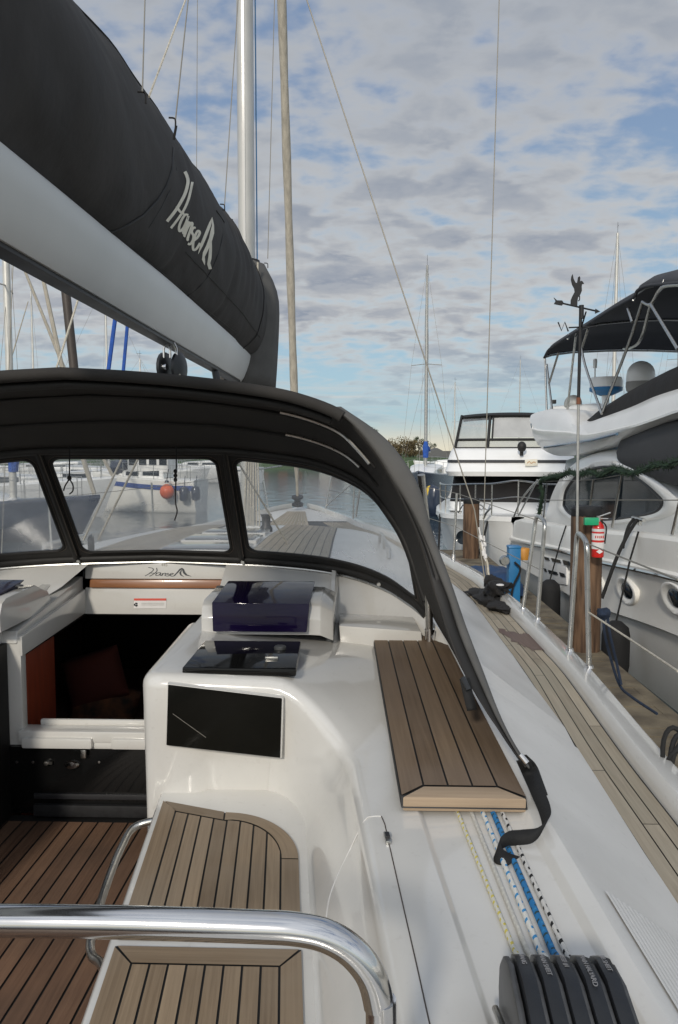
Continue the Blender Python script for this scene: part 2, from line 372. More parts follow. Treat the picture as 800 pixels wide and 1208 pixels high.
# side decks and foredeck base sheet (caulking colour shows between the planks)
MB().grid([[(x_i(y) - .02, y, dz(y)), (x_e(y) - .12, y, dz(y))] for y in ys if y < 11.3]).mirror().build('side_deck', M['caulk'], yacht)
def plank_strip(mb, u0, u1, y0, y1, f, n, dzz, uo):
    rows = []
    for k in range(n + 1):
        y = y0 + (y1 - y0) * k / n
        a, b = f(y, u0), f(y, u1); rows.append([a + Vector((0, 0, dzz)), b + Vector((0, 0, dzz))])
    mb.grid(rows, uvf=lambda i, j: (uo + j * .05, uo * 3.1 + i * (y1 - y0) / n))
def side_f(y, u):
    # planks follow the toe rail; u = metres inboard of its foot
    return Vector((x_e(y) - .128 - u, y, dz(y)))
pl = MB(); rnd = random.Random(3)
for k in range(7):
    u0, u1 = .003 + k * .052, .003 + k * .052 + .0478
    y = -1.5 + rnd.uniform(0, .4)
    while y < 11.0:
        y2 = min(11.0, y + rnd.uniform(1.1, 2.2)); ya, yb = y, y2 - .004
        # clip to the inner edge of the deck
        seg = []; n = max(2, int((yb - ya) / .1)); rows = []; uo = rnd.uniform(0, 90)
        for q in range(n + 1):
            yy = ya + (yb - ya) * q / n; a = side_f(yy, u0); b = side_f(yy, u1); lim = x_i(yy)
            if a.x <= lim + .003:
                if len(rows) > 1: pl.grid(rows, uvf=lambda i, j, uo=uo: (uo + j * .05, uo * 3.1 + i * .1))
                rows = []; continue
            b.x = max(b.x, lim); rows.append([a + Vector((0, 0, .004)), b + Vector((0, 0, .004))])
        if len(rows) > 1: pl.grid(rows, uvf=lambda i, j, uo=uo: (uo + j * .05, uo * 3.1 + i * .1))
        y = y2
pl.build('side_deck_planking', M['teak_deck'], yacht, smooth=0)
pl.v = [Vector((-p.x, p.y, p.z)) for p in pl.v]; pl.f = [f[::-1] for f in pl.f]; pl.uv = [u[::-1] if u else None for u in pl.uv]; pl.build('side_deck_planking', M['teak_deck'], yacht, smooth=0)
# damp patch on the planks
st = MB()
sp = [atz(588, 742, 1.167), atz(612, 747, 1.167), atz(630, 748, 1.167), atz(652, 765, 1.167), atz(664, 784, 1.167), atz(640, 768, 1.167), atz(622, 764, 1.167), atz(606, 757, 1.167)]
rn = random.Random(5); poly = []
for a, b in zip(sp, sp[1:] + sp[:1]):
    for k in range(6):
        p = a.lerp(b, k / 6); poly.append(p + Vector((rn.uniform(-.02, .02), rn.uniform(-.04, .04), 0)))
st.add([Vector((p.x, p.y, dz(p.y) + .0065)) for p in poly], [list(range(len(poly)))], [[(p.x, p.y) for p in poly]])
st.build('damp_patch', M['stain'], yacht, smooth=0)

# ---- coachroof: first section is the foot of the windscreen
XS = [0, .345, .70, 1.05, 1.22, 1.30, 1.38, 1.55, 1.72, 1.885]
BASE = [(0, 4.02, 1.755), (.345, 3.98, 1.75), (.70, 3.92, 1.74), (1.05, 3.75, 1.705), (1.22, 3.55, 1.665), (1.30, 3.38, 1.625), (1.38, 3.2, 1.55), (1.55, 3.2, 1.42), (1.72, 3.2, 1.29), (1.885, 3.2, 1.165)]
ZR = [(4.2, 1.66), (6, 1.65), (7.6, 1.60), (9, 1.44), (10.4, 1.31), (11.3, 1.345)]
DROP = [0, .004, .018, .05, .085, .11, .145, .26, .385, None]
def roof_sec(y):
    zr = interp(y, ZR); d = dz(y); w = x_i(y) / 1.885; k = max(0.0, (zr - d)) / .5; out = []
    for x, q in zip(XS, DROP):
        z = d + .002 if q is None else max(d + .002, zr - q * k)
        out.append(Vector((x * w, y, z)))
    return out
def roof_z(x, y):
    S = roof_sec(y); x = abs(x)
    for a, b in zip(S, S[1:]):
        if x <= b.x: return lerp(a.z, b.z, (x - a.x) / max(1e-6, b.x - a.x))
    return dz(y)
rows = [[Vector(p) for p in BASE]] + [[Vector((b[0], lerp(b[1], 4.35, .6) if b[1] > 3.3 else lerp(b[1], 4.35, .5), s.z + (.012 if i < 6 else .0))) for i, (b, s) in enumerate(zip(BASE, roof_sec(4.35)))]] + [roof_sec(4.35 + .23 * k) for k in range(31)]
MB().grid(rows).mirror().build('coachroof', M['gel_deck'], yacht, smooth=60)
# teak panels on the coachroof, each plank its own strip
cr, cb = MB(), MB(); rnd = random.Random(11)
for k in range(9):
    xa = .31 + k * .0575; ya, yb = 4.75 + max(0, (.62 - xa)) * .25, 8.1 - max(0, xa - .5) * 1.3
    n = 16; uo = rnd.uniform(0, 90)
    cr.grid([[Vector((x * (1 - .02 * (y - 4.7)), y, roof_z(x, y) + .010)) for x in (xa, xa + .0525)] for y in [ya + (yb - ya) * q / n for q in range(n + 1)]], uvf=lambda i, j, uo=uo: (uo + j * .05, uo + i * .2))
cb.grid([[Vector((x * (1 - .02 * (y - 4.7)), y, roof_z(x, y) + .006)) for x in (.30, .56, .835)] for y in [4.72 + .2 * q for q in range(17)]])
cb.mirror().build('coachroof_caulking', M['caulk'], yacht); cr.mirror().build('coachroof_planking', M['teak_deck'], yacht, smooth=0)
# foredeck planking by the bow roller
fd = MB()
for k in range(11):
    xa = -.33 + k * .06; uo = rnd.uniform(0, 90)
    fd.grid([[Vector((x * (1 - (y - 10.3) * .34), y, dz(y) + .016 + .0)) for x in (xa, xa + .055)] for y in (10.4, 10.8, 11.2, 11.6, 12.0)], uvf=lambda i, j, uo=uo: (uo + j * .05, uo + i * .3))
MB().grid([[(-min(x_e(y) - .1, 2), y, dz(y) + .004 ), (min(x_e(y) - .1, 2), y, dz(y) + .004)] for y in (11.1, 11.6, 12.1, 12.6, 12.78)]).build('foredeck', M['gel_deck'], yacht)
fd.build('foredeck_planking', M['teak_deck'], yacht, smooth=0)
# deck hatches, smoked, across the middle of the coachroof
for yy, w, d in ((5.15, .52, .34), (5.75, .50, .34), (6.35, .46, .26)):
    z = roof_z(0, yy) + .012
    fr = MB().box((0, yy, z), (w + .05, d + .05, .03)).build('deck_hatch', M['gel'], yacht, bevel=.006)
    MB().box((0, yy, z + .018), (w, d, .012)).build('pane', M['smoked'], fr, bevel=.004)
# handrails on the coachroof (starboard one shows through the plastic)
for s in (1, -1):
    for y0 in (5.4,):
        P = [(1.22 * s, y0, roof_z(1.22, y0)), (1.22 * s, y0 + .03, roof_z(1.22, y0) + .07), (1.21 * s, y0 + .1, roof_z(1.21, y0) + .085), (1.19 * s, y0 + 1.0, roof_z(1.19, y0 + 1.0) + .085), (1.18 * s, y0 + 1.07, roof_z(1.18, y0 + 1.07) + .07), (1.18 * s, y0 + 1.1, roof_z(1.18, y0 + 1.1))]
        g = MB().tube(P, .013, 8); g.tube([(1.2 * s, y0 + .55, roof_z(1.2, y0 + .55)), (1.2 * s, y0 + .55, roof_z(1.2, y0 + .55) + .085)], .011, 8)
        g.build('handrail', M['steel_dull'], yacht)
# ---- cockpit sole
MB().grid([[(-1.05, y, .752), (1.05, y, .752)] for y in (-1.6, 3.2)]).build('cockpit_sole', M['caulk'], yacht)
so = MB(); rnd = random.Random(21)
for k in range(-15, 15):
    xa = k * .064 + .004; uo = rnd.uniform(0, 90)
    so.grid([[(xa, y, .757), (xa + .0565, y, .757)] for y in (-1.5, 0, 1.5, 3.135)], uvf=lambda i, j, uo=uo: (uo + j * .06, uo + i * 1.5))
so.build('sole_planking', M['teak_sole'], yacht, smooth=0)
# ---- cockpit moulding: console + coaming, one lofted surface, mirrored for port
def xr(y): return .862 + .10 * (2.165 - y)          # outboard edge of the seat planking
path = []      # (T top edge xy, B bottom xy, zb, zt, outward normal)
for k in range(7):
    y = lerp(3.2, 2.60, k / 6); path.append(((.30, y), (.30, y), .757, 1.567 + .04 * (y - 2.5), (1, 0)))
for k in range(1, 7):
    a = math.pi + (math.pi / 2) * k / 7; path.append(((.375 + .075 * math.cos(a), 2.585 + .075 * math.sin(a)), (.375 + .072 * math.cos(a), 2.60 + .06 * math.sin(a) * (1 - k / 7) + .03 * k / 7 * 0 + .0), .757, 1.569, (-math.cos(a), -math.sin(a))))
for k in range(0, 9):
    x = lerp(.38, .74, k / 8); path.append(((x, 2.51), (x, 2.585), .757 if k < 3 else 1.135, lerp(1.569, 1.557, k / 8), (0, 1)))
for k in range(1, 13):
    a = math.pi / 2 * (1 - k / 13); t = k / 13
    path.append(((.74 + .262 * math.cos(a), 2.20 + .31 * math.sin(a)), (.70 + .175 * math.cos(a), 2.17 + .415 * math.sin(a)), 1.135, lerp(1.557, 1.385, min(1, 1.3 * t) ** 2 * (3 - 2 * min(1, 1.3 * t))), (math.cos(a), math.sin(a))))
for k in range(0, 16):
    y = lerp(2.20, -1.2, k / 15); path.append(((xr(y) + .145, y), (xr(y) + .018, y), 1.135, 1.385 - .012 * (2.2 - y), (1, .0)))
rows = []; inner = []
for (Tx, Ty), (Bx, By), zb, zt, n in path:
    n = Vector((n[0], n[1], 0)).normalized(); Tp = Vector((Tx, Ty, 0)); Bp = Vector((Bx, By, 0)); r = .045; row = []
    for k in range(9):
        t = k / 8; tt = t * t * .35 + t * .65 if k else 0
        p = Bp.lerp(Tp, tt ** 1.0); row.append(Vector((p.x, p.y, lerp(zb, zt - r, t))))
    for k in range(1, 6):
        a = math.pi / 2 * k / 5; p = Tp + n * r * (1 - math.cos(a)); row.append(Vector((p.x, p.y, zt - r + r * math.sin(a))))
    rows.append(row); inner.append(row[-1])
# outer boundary of the top surface
anch_i = [0, 9, 20, 33, len(path) - 1]
anch_o = [Vector((.345, 3.62, 1.612)), Vector((.46, 3.62, 1.610)), Vector((1.08, 3.50, 1.50)), Vector((1.448, 2.95, 1.465)), Vector((1.60, -1.2, 1.33))]
outer = []
for i in range(len(path)):
    for s in range(4):
        if anch_i[s] <= i <= anch_i[s + 1]:
            t = (i - anch_i[s]) / (anch_i[s + 1] - anch_i[s])
            if s == 3:
                y = lerp(2.95, -1.2, t); outer.append(Vector((1.50 - .055 * (y - 2.0), y, interp(y, [(-1.2, 1.33), (2.0, 1.40), (2.95, 1.465)]))))
            else: outer.append(anch_o[s].lerp(anch_o[s + 1], t))
            break
full = []
for idx, (row, a, b) in enumerate(zip(rows, inner, outer)):
    dp = .016 * min(1, max(0, (2.75 - b.y) / .5)) if idx >= 33 else 0.0
    full.append(row + [a.lerp(b, q) - Vector((0, 0, dp * k)) for q, k in ((.12, 0), (.25, 0), (.262, .12), (.288, .9), (.30, 1), (.6, 1), (.86, 1), (.872, .9), (.90, .12), (.912, 0), (1, 0))])
cm = MB(); cm.grid(full)
# riser from the top surface up to the windscreen foot
base_c = catmull(BASE[1:7], 6); oo = outer[:anch_i[3] + 1]
ba = resample(base_c, 24); ob = resample(oo, 24)
cm.grid([[a + Vector((0, 0, 0)) for a in ob], [a.lerp(b, .35) + Vector((0, 0, -.012)) for a, b in zip(ob, ba)], [a.lerp(b, .75) + Vector((0, .02, .005)) for a, b in zip(ob, ba)], ba])
# outboard slope of the coaming down to the side deck
cm_in, cm = cm, MB()
ridge = [p for p in outer[anch_i[3]:]]
cm.grid([[p, p.lerp(Vector((x_i(p.y), p.y, dz(p.y))), .04) + Vector((0, 0, .004))] + [p.lerp(Vector((x_i(p.y), p.y, dz(p.y) + .014)), t) + Vector((.0, 0, .005 * 4 * t * (1 - t))) for t in (.10, .2, .5, .8, .95, .985)] + [ Vector((x_i(p.y), p.y, dz(p.y) + .014))] for p in ridge])
cm.grid([[Vector((x_i(p.y), p.y, dz(p.y) + .0139)), Vector((x_i(p.y) + .001, p.y, dz(p.y) + .001))] for p in ridge])
e3 = Vector((1.448, 2.95, 1.465))
cm.grid([[Vector(b), e3.lerp(Vector((x_i(2.95), 2.95, dz(2.95) + .001)), t)] for b, t in zip(BASE[6:], (0, .36, .7, 1))])
all_v = list(cm_in.v) + list(cm.v); all_f = [list(f) for f in cm_in.f] + [[i + len(cm_in.v) for i in f] for f in cm.f]
cm2 = MB(); cm2.v = list(cm_in.v); cm2.f = [list(f) for f in cm_in.f]; cm2.uv = list(cm_in.uv)
cm3 = MB(); cm3.v = [Vector((-p.x, p.y, p.z)) for p in cm.v]; cm3.f = [list(f)[::-1] for f in cm.f]; cm3.uv = list(cm.uv)
coam_o = cm_in.build('cockpit_coaming', M['gel'], yacht, smooth=48)
cm.build('coaming_side', M['slab'], yacht, smooth=48); cm3.build('coaming_side', M['slab'], yacht, smooth=48)
from mathutils.bvhtree import BVHTree
_bvh = BVHTree.FromPolygons([tuple(p) for p in all_v], all_f)
def hit(px, py, lift=0.0):
    'point of the coaming surface seen at a photo pixel, lifted along its normal'
    loc, nrm, i, ds = _bvh.ray_cast(CAM, _dir(px, py).normalized())
    if nrm.z < 0: nrm = -nrm
    return loc + nrm * lift
cm2.v = [Vector((-p.x - .175 * min(1, max(0, (.60 - p.x) / .2)) * min(1, max(0, (4.0 - p.y) / .5)), p.y, p.z)) for p in cm2.v]
cm2.f = [f[::-1] for f in cm2.f]
cm2.build('cockpit_coaming', M['gel'], yacht, smooth=48)
# ---- seats: white moulded base, teak planks with margin boards
def xl(y): return .38 + .11 * (2.56 - y)
def seat_pt(s, y, z):
    y *= .97
    return Vector((xl(y) + s * (xr(y) - xl(y)), y, z))
for sgn in (1, -1):
    def fin(mb, name, m, par, **k):
        if sgn < 0: mb.v = [Vector((-p.x, p.y, p.z)) for p in mb.v]; mb.f = [f[::-1] for f in mb.f]
        return mb.build(name, m, par, **k)
    b = MB(); rows = []
    for k in range(17):
        y = lerp(2.66, -1.0, k / 16); x0 = xl(y) - .022; x1 = xr(y) + .05
        rows.append([(x0 + .02, y, .75), (x0 + .004, y, 1.08), (x0, y, 1.142), (x0 + .010, y, 1.152), (x1, y, 1.152)])
    b.grid(rows); seat = fin(b, 'cockpit_seat', M['gel'], yacht, smooth=50)
    z = 1.158
    ca, pk = MB(), MB(); rnd = random.Random(31)
    def yt(s): return 2.555 - .09 * min(s, .55) / .55 if s < .5 else 2.19 + .285 * math.sqrt(max(0, 1 - ((s - .5) / .5) ** 2))
    def yi(s): return 2.495 - .08 * s / .5 if s < .5 else 2.19 + .232 * math.sqrt(max(0, 1 - ((s - .5) / .385) ** 2))
    n = 40; ca.grid([[seat_pt(s, 1.80, z - .003) for s in [q / n for q in range(n + 1)]], [seat_pt(q / n, max(1.81, yt(q / n)), z - .003) for q in range(n + 1)]])
    g = .0028 / .45
    def board(fs, uo):    # fs: list of (point,point) rows
        pk.grid(fs, uvf=lambda i, j: (uo + j * .05, uo * 2 + i * .05))
    W0, W1 = .115, .885; kk = 8
    for k in range(kk):
        s0 = W0 + (W1 - W0) * k / kk + g; s1 = W0 + (W1 - W0) * (k + 1) / kk - g; m = 6
        rows = []
        lo = 1.862
        tops = [yi(lerp(s0, s1, q / m)) - .003 for q in range(m + 1)]
        for j in range(9):
            rows.append([seat_pt(lerp(s0, s1, q / m), lerp(lo, max(lo + .02, tops[q]), j / 8), z) for q in range(m + 1)])
        uo = rnd.uniform(0, 90); pk.grid(rows, uvf=lambda i, j, uo=uo: (uo + j * .008, uo * 2 + i * .08))
    # left margin board
    board([[seat_pt(0, lerp(1.805, 2.555, q / 8), z), seat_pt(W0 - g, lerp(1.862, 2.49, q / 8), z)] for q in range(9)], 3.3)
    # far margin board, in two pieces
    board([[seat_pt(s, yt(s), z), seat_pt(lerp(W0, .47, (s - .01) / .46), yi(lerp(W0, .47, (s - .01) / .46)) + .004, z)] for s in [lerp(.012, .47, q / 8) for q in range(9)]], 17.1)
    arc = []
    for q in range(19):
        a = math.pi / 2 * (1 - q / 18)
        arc.append([seat_pt(.5 + .5 * math.cos(a), 2.19 + .285 * math.sin(a), z), seat_pt(.5 + .385 * math.cos(a) + g, 2.19 + .236 * math.sin(a), z)])
    arc[0] = [seat_pt(.482, yt(.482), z), seat_pt(.482, yi(.482) + .004, z)]
    board(arc, 29.7)
    board([[seat_pt(1, lerp(2.185, 1.805, q / 6), z), seat_pt(W1 + g, lerp(2.185, 1.862, q / 6), z)] for q in range(7)], 41.9)
    board([[seat_pt(lerp(.012, .988, q / 4), 1.803, z), seat_pt(lerp(W0 + .01, W1 - .01, q / 4), 1.857, z)] for q in range(5)], 57.1)
    fin(ca, 'caulking', M['caulk'], seat, smooth=0); fin(pk, 'planking', M['teak_seat'], seat, smooth=0)
    # the seat nearer the helm
    ca, pk = MB(), MB()
    ca.grid([[seat_pt(0, y, z - .003), seat_pt(1, y, z - .003)] for y in (1.775, .6)])
    board([[seat_pt(lerp(.012, .988, q / 4), 1.772, z), seat_pt(lerp(W0, W1, q / 4), 1.712, z)] for q in range(5)], 71.3)
    board([[seat_pt(0, lerp(1.768, .65, q / 8), z), seat_pt(W0 - g, lerp(1.708, .65, q / 8), z)] for q in range(9)], 83.9)
    board([[seat_pt(1, lerp(1.768, .65, q / 8), z), seat_pt(W1 + g, lerp(1.708, .65, q / 8), z)] for q in range(9)], 87.7)
    for k in range(kk):
        s0 = W0 + (W1 - W0) * k / kk + g; s1 = W0 + (W1 - W0) * (k + 1) / kk - g; uo = rnd.uniform(0, 90)
        pk.grid([[seat_pt(s0, y, z), seat_pt(s1, y, z)] for y in [lerp(1.706, .65, q / 10) for q in range(11)]], uvf=lambda i, j, uo=uo: (uo + j * .05, uo * 2 + i * .1))
    fin(ca, 'caulking', M['caulk'], seat, smooth=0); fin(pk, 'planking', M['teak_seat'], seat, smooth=0)
# foot rail along the seat front
P = catmull([(.405, 2.50, 1.09), atz(160, 975, 1.06), atz(143, 1000, 1.04), atz(127, 1040, 1.02), atz(116, 1075, 1.0), atz(107, 1110, .98), atz(109, 1128, .98), atz(120, 1138, 1.0), (.47, 1.70, 1.06)], 6)
T(P, .0125, 'foot_rail', M['steel_dull'], yacht, 10)
# locker seam, latch and moulded lines on the coaming
def coam(y, t):   # point on the top surface of the coaming
    i0 = min(range(len(path)), key=lambda i: abs(outer[i].y - y) + (0 if i >= 33 else 9))
    k = i0 if outer[i0].y >= y or i0 == len(path) - 1 else i0 - 1; k = max(33, min(len(path) - 2, k))
    q = (outer[k].y - y) / (outer[k].y - outer[k + 1].y); return inner[k].lerp(outer[k], t).lerp(inner[k + 1].lerp(outer[k + 1], t), q)
P = [hit(*q, .0004) for q in ((450, 963), (454, 972), (461, 1004), (471, 1048), (481, 1092), (492, 1140), (503, 1190), (512, 1230))]
T(P, .0013, 'locker_seam', M['brown_spar'], yacht, 6)
lp = hit(457, 990)
la = MB().box(lp + Vector((0, 0, .003)), (.013, .05, .010), rz=R(6)).build('locker_latch', M['steel_dull'], yacht, bevel=.003)
MB().box(lp + Vector((0, 0, .0105)), (.010, .02, .006), rz=R(6)).build('catch', M['dark_trim'], la)
# light seam of the locker lid on the inner face
P = []
for px, py in ((451, 962), (430, 967), (412, 1004), (390, 1052), (386, 1075)):
    for i in range(33, len(path) - 1):
        pass
def wall(y, t):
    ks = [i for i in range(33, len(path) - 1) if rows_w[i][0].y >= y >= rows_w[i + 1][0].y]
    k = ks[0] if ks else 33; q = (rows_w[k][0].y - y) / max(1e-6, rows_w[k][0].y - rows_w[k + 1][0].y); f = t * 8; j = min(7, int(f)); f -= j
    return rows_w[k][j].lerp(rows_w[k][j + 1], f).lerp(rows_w[k + 1][j].lerp(rows_w[k + 1][j + 1], f), q)
rows_w = [r[:9] for r in full]
P = catmull([hit(*q) for q in ((450, 963), (441, 963), (430, 968), (412, 1004), (396, 1038), (388, 1062), (384, 1090), (383, 1110))], 6)
T(P, .0017, 'lid_seam', M['gel'], yacht, 6)
# ---- console fittings
def ctop(x, y): return 1.570 + .04 * (y - 2.555)
gl = MB(); c = [(.440, 2.553), (.824, 2.548), (.812, 2.885), (.45, 2.885)]
gl.hexa([Vector((x, y, ctop(x, y) - .01)) for x, y in c], [Vector((x, y, ctop(x, y) + .014)) for x, y in c])
ch = gl.build('console_hatch', M['black_glass'], yacht, bevel=.005)
kn = MB(); kp = Vector((.745, 2.78, ctop(.7, 2.78) + .014)); kn.lathe([(.0, .012), (.018, .012), (.022, .008), (.022, 0)], kp, n=16); kn.build('knob', M['plastic_grey'], ch)
MB().box((.73, 2.655, ctop(.7, 2.655) + .019), (.045, .018, .012)).build('catch', M['steel_dull'], ch, bevel=.003)
# instrument display set in the aft face
dl = [at(199, 807, 2.496), at(333, 823, 2.490), at(331, 893, 2.512), at(197, 878, 2.516)]
def pushy(P, a): return [p + Vector((0, a, 0)) for p in P]
cx = sum((p for p in dl), Vector()) / 4
fr = MB(); big = [cx + (p - cx) * 1.025 for p in dl]
fr.prism(pushy(big, -.006), (0, .06, 0)); fo = fr.build('instrument_display', M['gel'], yacht, bevel=.004)
MB().prism(pushy(dl, -.010), (0, .02, 0)).build('screen', M['screen'], fo, bevel=.003)
T([at(204, 842, 2.492), at(243, 870, 2.496)], .0008, 'reflection_line', M['wire'], fo, 5)  # thin pale line modelled on the screen in place of a reflection
# chartplotter pod, mirrored to port
for sgn, sh in ((1, 0), (-1, -.03)):
    def mx(P): return [Vector((p[0] * sgn + sh, p[1], p[2])) for p in P]
    def hx(b, t):
        if sgn > 0: return b, t
        return b[::-1], t[::-1]
    pod = MB()
    prof = [(3.08, 1.575), (3.075, 1.64), (3.10, 1.690), (3.14, 1.706), (3.42, 1.712), (3.56, 1.66), (3.62, 1.58)]
    xa = [.405, .395, .425, .46]; 
    rows = [mx([(x, y + dy, z - dzp) for y, z in prof]) for x, dy, dzp in ((.395, .0, 0), (.445, -.0, 0), (.84, 0, 0), (.875, 0, .002), (.925, .03, .03))]
    pod.grid(rows)
    for r in (rows[0], rows[-1]): pod.add(r, [list(range(len(r)))])
    po = pod.build('plotter_pod', M['gel'], yacht, smooth=30, bevel=.006)
    b = mx([(.447, 3.045, 1.592), (.823, 3.045, 1.592), (.823, 3.40, 1.722), (.447, 3.40, 1.722)]); t = mx([(.442, 3.058, 1.708), (.834, 3.058, 1.704), (.834, 3.43, 1.735), (.442, 3.43, 1.735)])
    b, t = hx(b, t)
    MB().hexa(b, t).build('tinted_cover', M['plum'], po, bevel=.008)
    bt = MB(); bt.lathe([(.0, .006), (.014, .006), (.018, .0)], mx([(.425, 3.33, 1.722)])[0], n=14); bt.build('button', M['plastic_grey'], po)
# ---- companionway
for s in (1, -1):
    xa, xb = (.30, .365) if s > 0 else (-.488, -.400)
    jam = MB(); jam.box(((xa + xb) / 2, 3.225, 1.295), (xb - xa, .05, .47))
    # hatch-well sides: strip above the dark interior
    x = -.405 if s < 0 else .345
    jam.hexa([(x - .01, 3.2, 1.445), (x + .012, 3.2, 1.445), (x + .012, 3.96, 1.475), (x - .01, 3.96, 1.475)], [(x - .01, 3.2, 1.53), (x + .012, 3.2, 1.53), (x + .012, 3.96, 1.60), (x - .01, 3.96, 1.60)])
    jam.build('companionway_frame', M['gel'], yacht, bevel=.006)
for s in (1, -1):
    rl = MB()
    xa, xb = (.36, .395) if s > 0 else (-.51, -.412)
    rl.hexa([(xa, 3.19, 1.50), (xb, 3.19, 1.50), (xb, 3.98, 1.56), (xa, 3.98, 1.56)], [(xa, 3.205, 1.552), (xb, 3.205, 1.552), (xb, 3.98, 1.665), (xa, 3.98, 1.665)])
    if s < 0: rl.hexa([(-.545, 3.19, 1.5), (-.492, 3.19, 1.5), (-.492, 3.98, 1.56), (-.545, 3.98, 1.56)], [(-.545, 3.205, 1.57), (-.492, 3.205, 1.57), (-.492, 3.98, 1.69), (-.545, 3.98, 1.69)])
    rl.build('hatch_rail', M['gel'], yacht, bevel=.008)
MB().hexa([(-.40, 3.955, 1.47), (.36, 3.955, 1.47), (.36, 4.0, 1.47), (-.40, 4.0, 1.47)], [(-.40, 3.975, 1.605), (.37, 3.975, 1.605), (.37, 4.0, 1.605), (-.40, 4.0, 1.605)]).build('hatch_front', M['gel'], yacht, bevel=.004)
MB().hexa([(-.372, 3.955, 1.607), (.372, 3.955, 1.607), (.372, 4.0, 1.607), (-.372, 4.0, 1.607)], [(-.372, 3.962, 1.65), (.372, 3.962, 1.65), (.372, 4.0, 1.65), (-.372, 4.0, 1.65)]).build('wooden_hatch_handle', M['wood'], yacht, bevel=.008)
MB().hexa([(-.40, 3.972, 1.652), (.42, 3.972, 1.652), (.42, 4.01, 1.652), (-.40, 4.01, 1.652)], [(-.40, 3.985, 1.742), (.42, 3.985, 1.742), (.42, 4.01, 1.742), (-.40, 4.01, 1.742)]).build('hatch_garage', M['gel'], yacht, bevel=.005)
for x in (-.405, .425): T([(x, 3.967, 1.66), (x, 3.975, 1.745)], .004, 'garage_seam', M['dark_trim'], yacht, 6)
sil = MB(); sil.box((-.03, 3.215, 1.108), (.76, .09, .05)); sil.box((0, 3.20, 1.07), (.70, .05, .03)); sil.box((-.24, 3.17, 1.085), (.30, .035, .045)); sil.box((.16, 3.17, 1.085), (.34, .035, .045)); sil.box((0, 3.265, 1.14), (.70, .02, .03))
sil.build('companionway_sill', M['gel'], yacht, bevel=.01)
wb = MB(); wb.box((-.05, 3.195, .915), (.84, .03, .29)); wo = wb.build('washboard', M['black_glass'], yacht, bevel=.003)
MB().box((0, 3.175, .85), (.70, .012, .022)).build('trim_strip', M['dark_trim'], wo, bevel=.002)
MB().box((0, 3.172, .79), (.70, .02, .05)).build('kick_plate', M['iron'], wo, bevel=.002)
kb = MB(); kc = at(85, 902, 3.178); kb.lathe([(0, .014), (.024, .012), (.032, .004), (.032, 0)], kc, (0, -1, 0), 18)
for v in kb.v: v.z = kc.z + (v.z - kc.z) * .62
kb.build('oval_handle', M['steel'], wo)
lk = MB(); lc = at(56, 899, 3.178); lk.lathe([(0, .02), (.009, .018), (.012, 0)], lc, (0, -1, 0), 12); lk.box(lc + Vector((.012, -.008, 0)), (.025, .01, .012)); lk.build('lock', M['steel_dull'], wo)
hp = MB(); hc = at(99, 889, 3.16); hp.box(hc, (.022, .02, .035)); hp.build('hasp', M['steel_dull'], wo, bevel=.003)
sc_ = MB()
for px in (20, 39, 117): sc_.lathe([(0, .004), (.005, .003), (.006, 0)], at(px, 899, 3.178), (0, -1, 0), 10)
sc_.build('screws', M['steel_dull'], wo)
MB().box((-.470, 2.89, 1.13), (.034, .60, .75)).build('washboard_holder', M['dark_matt'], yacht, bevel=.003)
# sticker on the hatch front: red band, pictogram, faint ruled lines
sk = MB(); a, b_, c_, d_ = at(158, 706, 3.95), at(196, 706, 3.95), at(196, 717, 3.95), at(158, 717, 3.95)
def sticker(c0, c1, m, name, par, off, nrm=(0, -1, 0)):
    pass
def hf(px, py, o): # point on the sloping hatch front
    p = at(px, py, 3.96); p.y = lerp(3.955, 3.975, (p.z - 1.47) / .135) - o; return p
so_ = MB().add([hf(158, 717.5, .003), hf(196, 717.5, .003), hf(196, 706, .003), hf(158, 706, .003)], [(0, 1, 2, 3)]).build('warning_sticker', M['label_white'], yacht, smooth=0)
MB().add([hf(158, 708.5, .005), hf(196, 708.5, .005), hf(196, 706, .005), hf(158, 706, .005)], [(0, 1, 2, 3)]).build('red_band', M['label_red'], so_, smooth=0)
pi_ = MB()
for q in range(3):
    a = q * 2.1 + .5; pi_.tube([hf(160.5 + 1.8 * math.cos(a), 713 - 1.8 * math.sin(a), .006), hf(160.5 + 1.8 * math.cos(a + 1.3), 713 - 1.8 * math.sin(a + 1.3), .006)], .004, 6)
pi_.build('pictogram', M['ink'], so_)
MB().tube([hf(167, 711.5, .005), hf(194, 711.5, .005)], .0007, 5).tube([hf(167, 713.5, .005), hf(194, 713.5, .005)], .0007, 5).build('ruled_lines', M['wire'], so_)
# ---- cabin seen through the companionway
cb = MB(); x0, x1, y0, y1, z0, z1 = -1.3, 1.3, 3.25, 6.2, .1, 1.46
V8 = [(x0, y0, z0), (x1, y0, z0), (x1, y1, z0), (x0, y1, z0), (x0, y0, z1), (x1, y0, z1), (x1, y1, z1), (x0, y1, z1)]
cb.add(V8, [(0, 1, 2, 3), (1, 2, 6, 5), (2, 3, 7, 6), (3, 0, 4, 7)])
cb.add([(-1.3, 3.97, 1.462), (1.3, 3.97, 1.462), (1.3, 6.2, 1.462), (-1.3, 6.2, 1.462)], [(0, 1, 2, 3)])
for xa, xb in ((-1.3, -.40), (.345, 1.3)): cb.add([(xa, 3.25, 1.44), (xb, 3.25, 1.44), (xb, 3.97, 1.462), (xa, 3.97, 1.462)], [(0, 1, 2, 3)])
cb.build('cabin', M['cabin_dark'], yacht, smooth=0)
MB().hexa([(-.458, 3.27, .4), (-.418, 3.27, .4), (-.418, 3.60, .4), (-.458, 3.60, .4)], [(-.458, 3.27, 1.443), (-.418, 3.27, 1.443), (-.418, 3.60, 1.452), (-.458, 3.60, 1.452)]).build('cabin_door', M['mahogany'], yacht, bevel=.004)
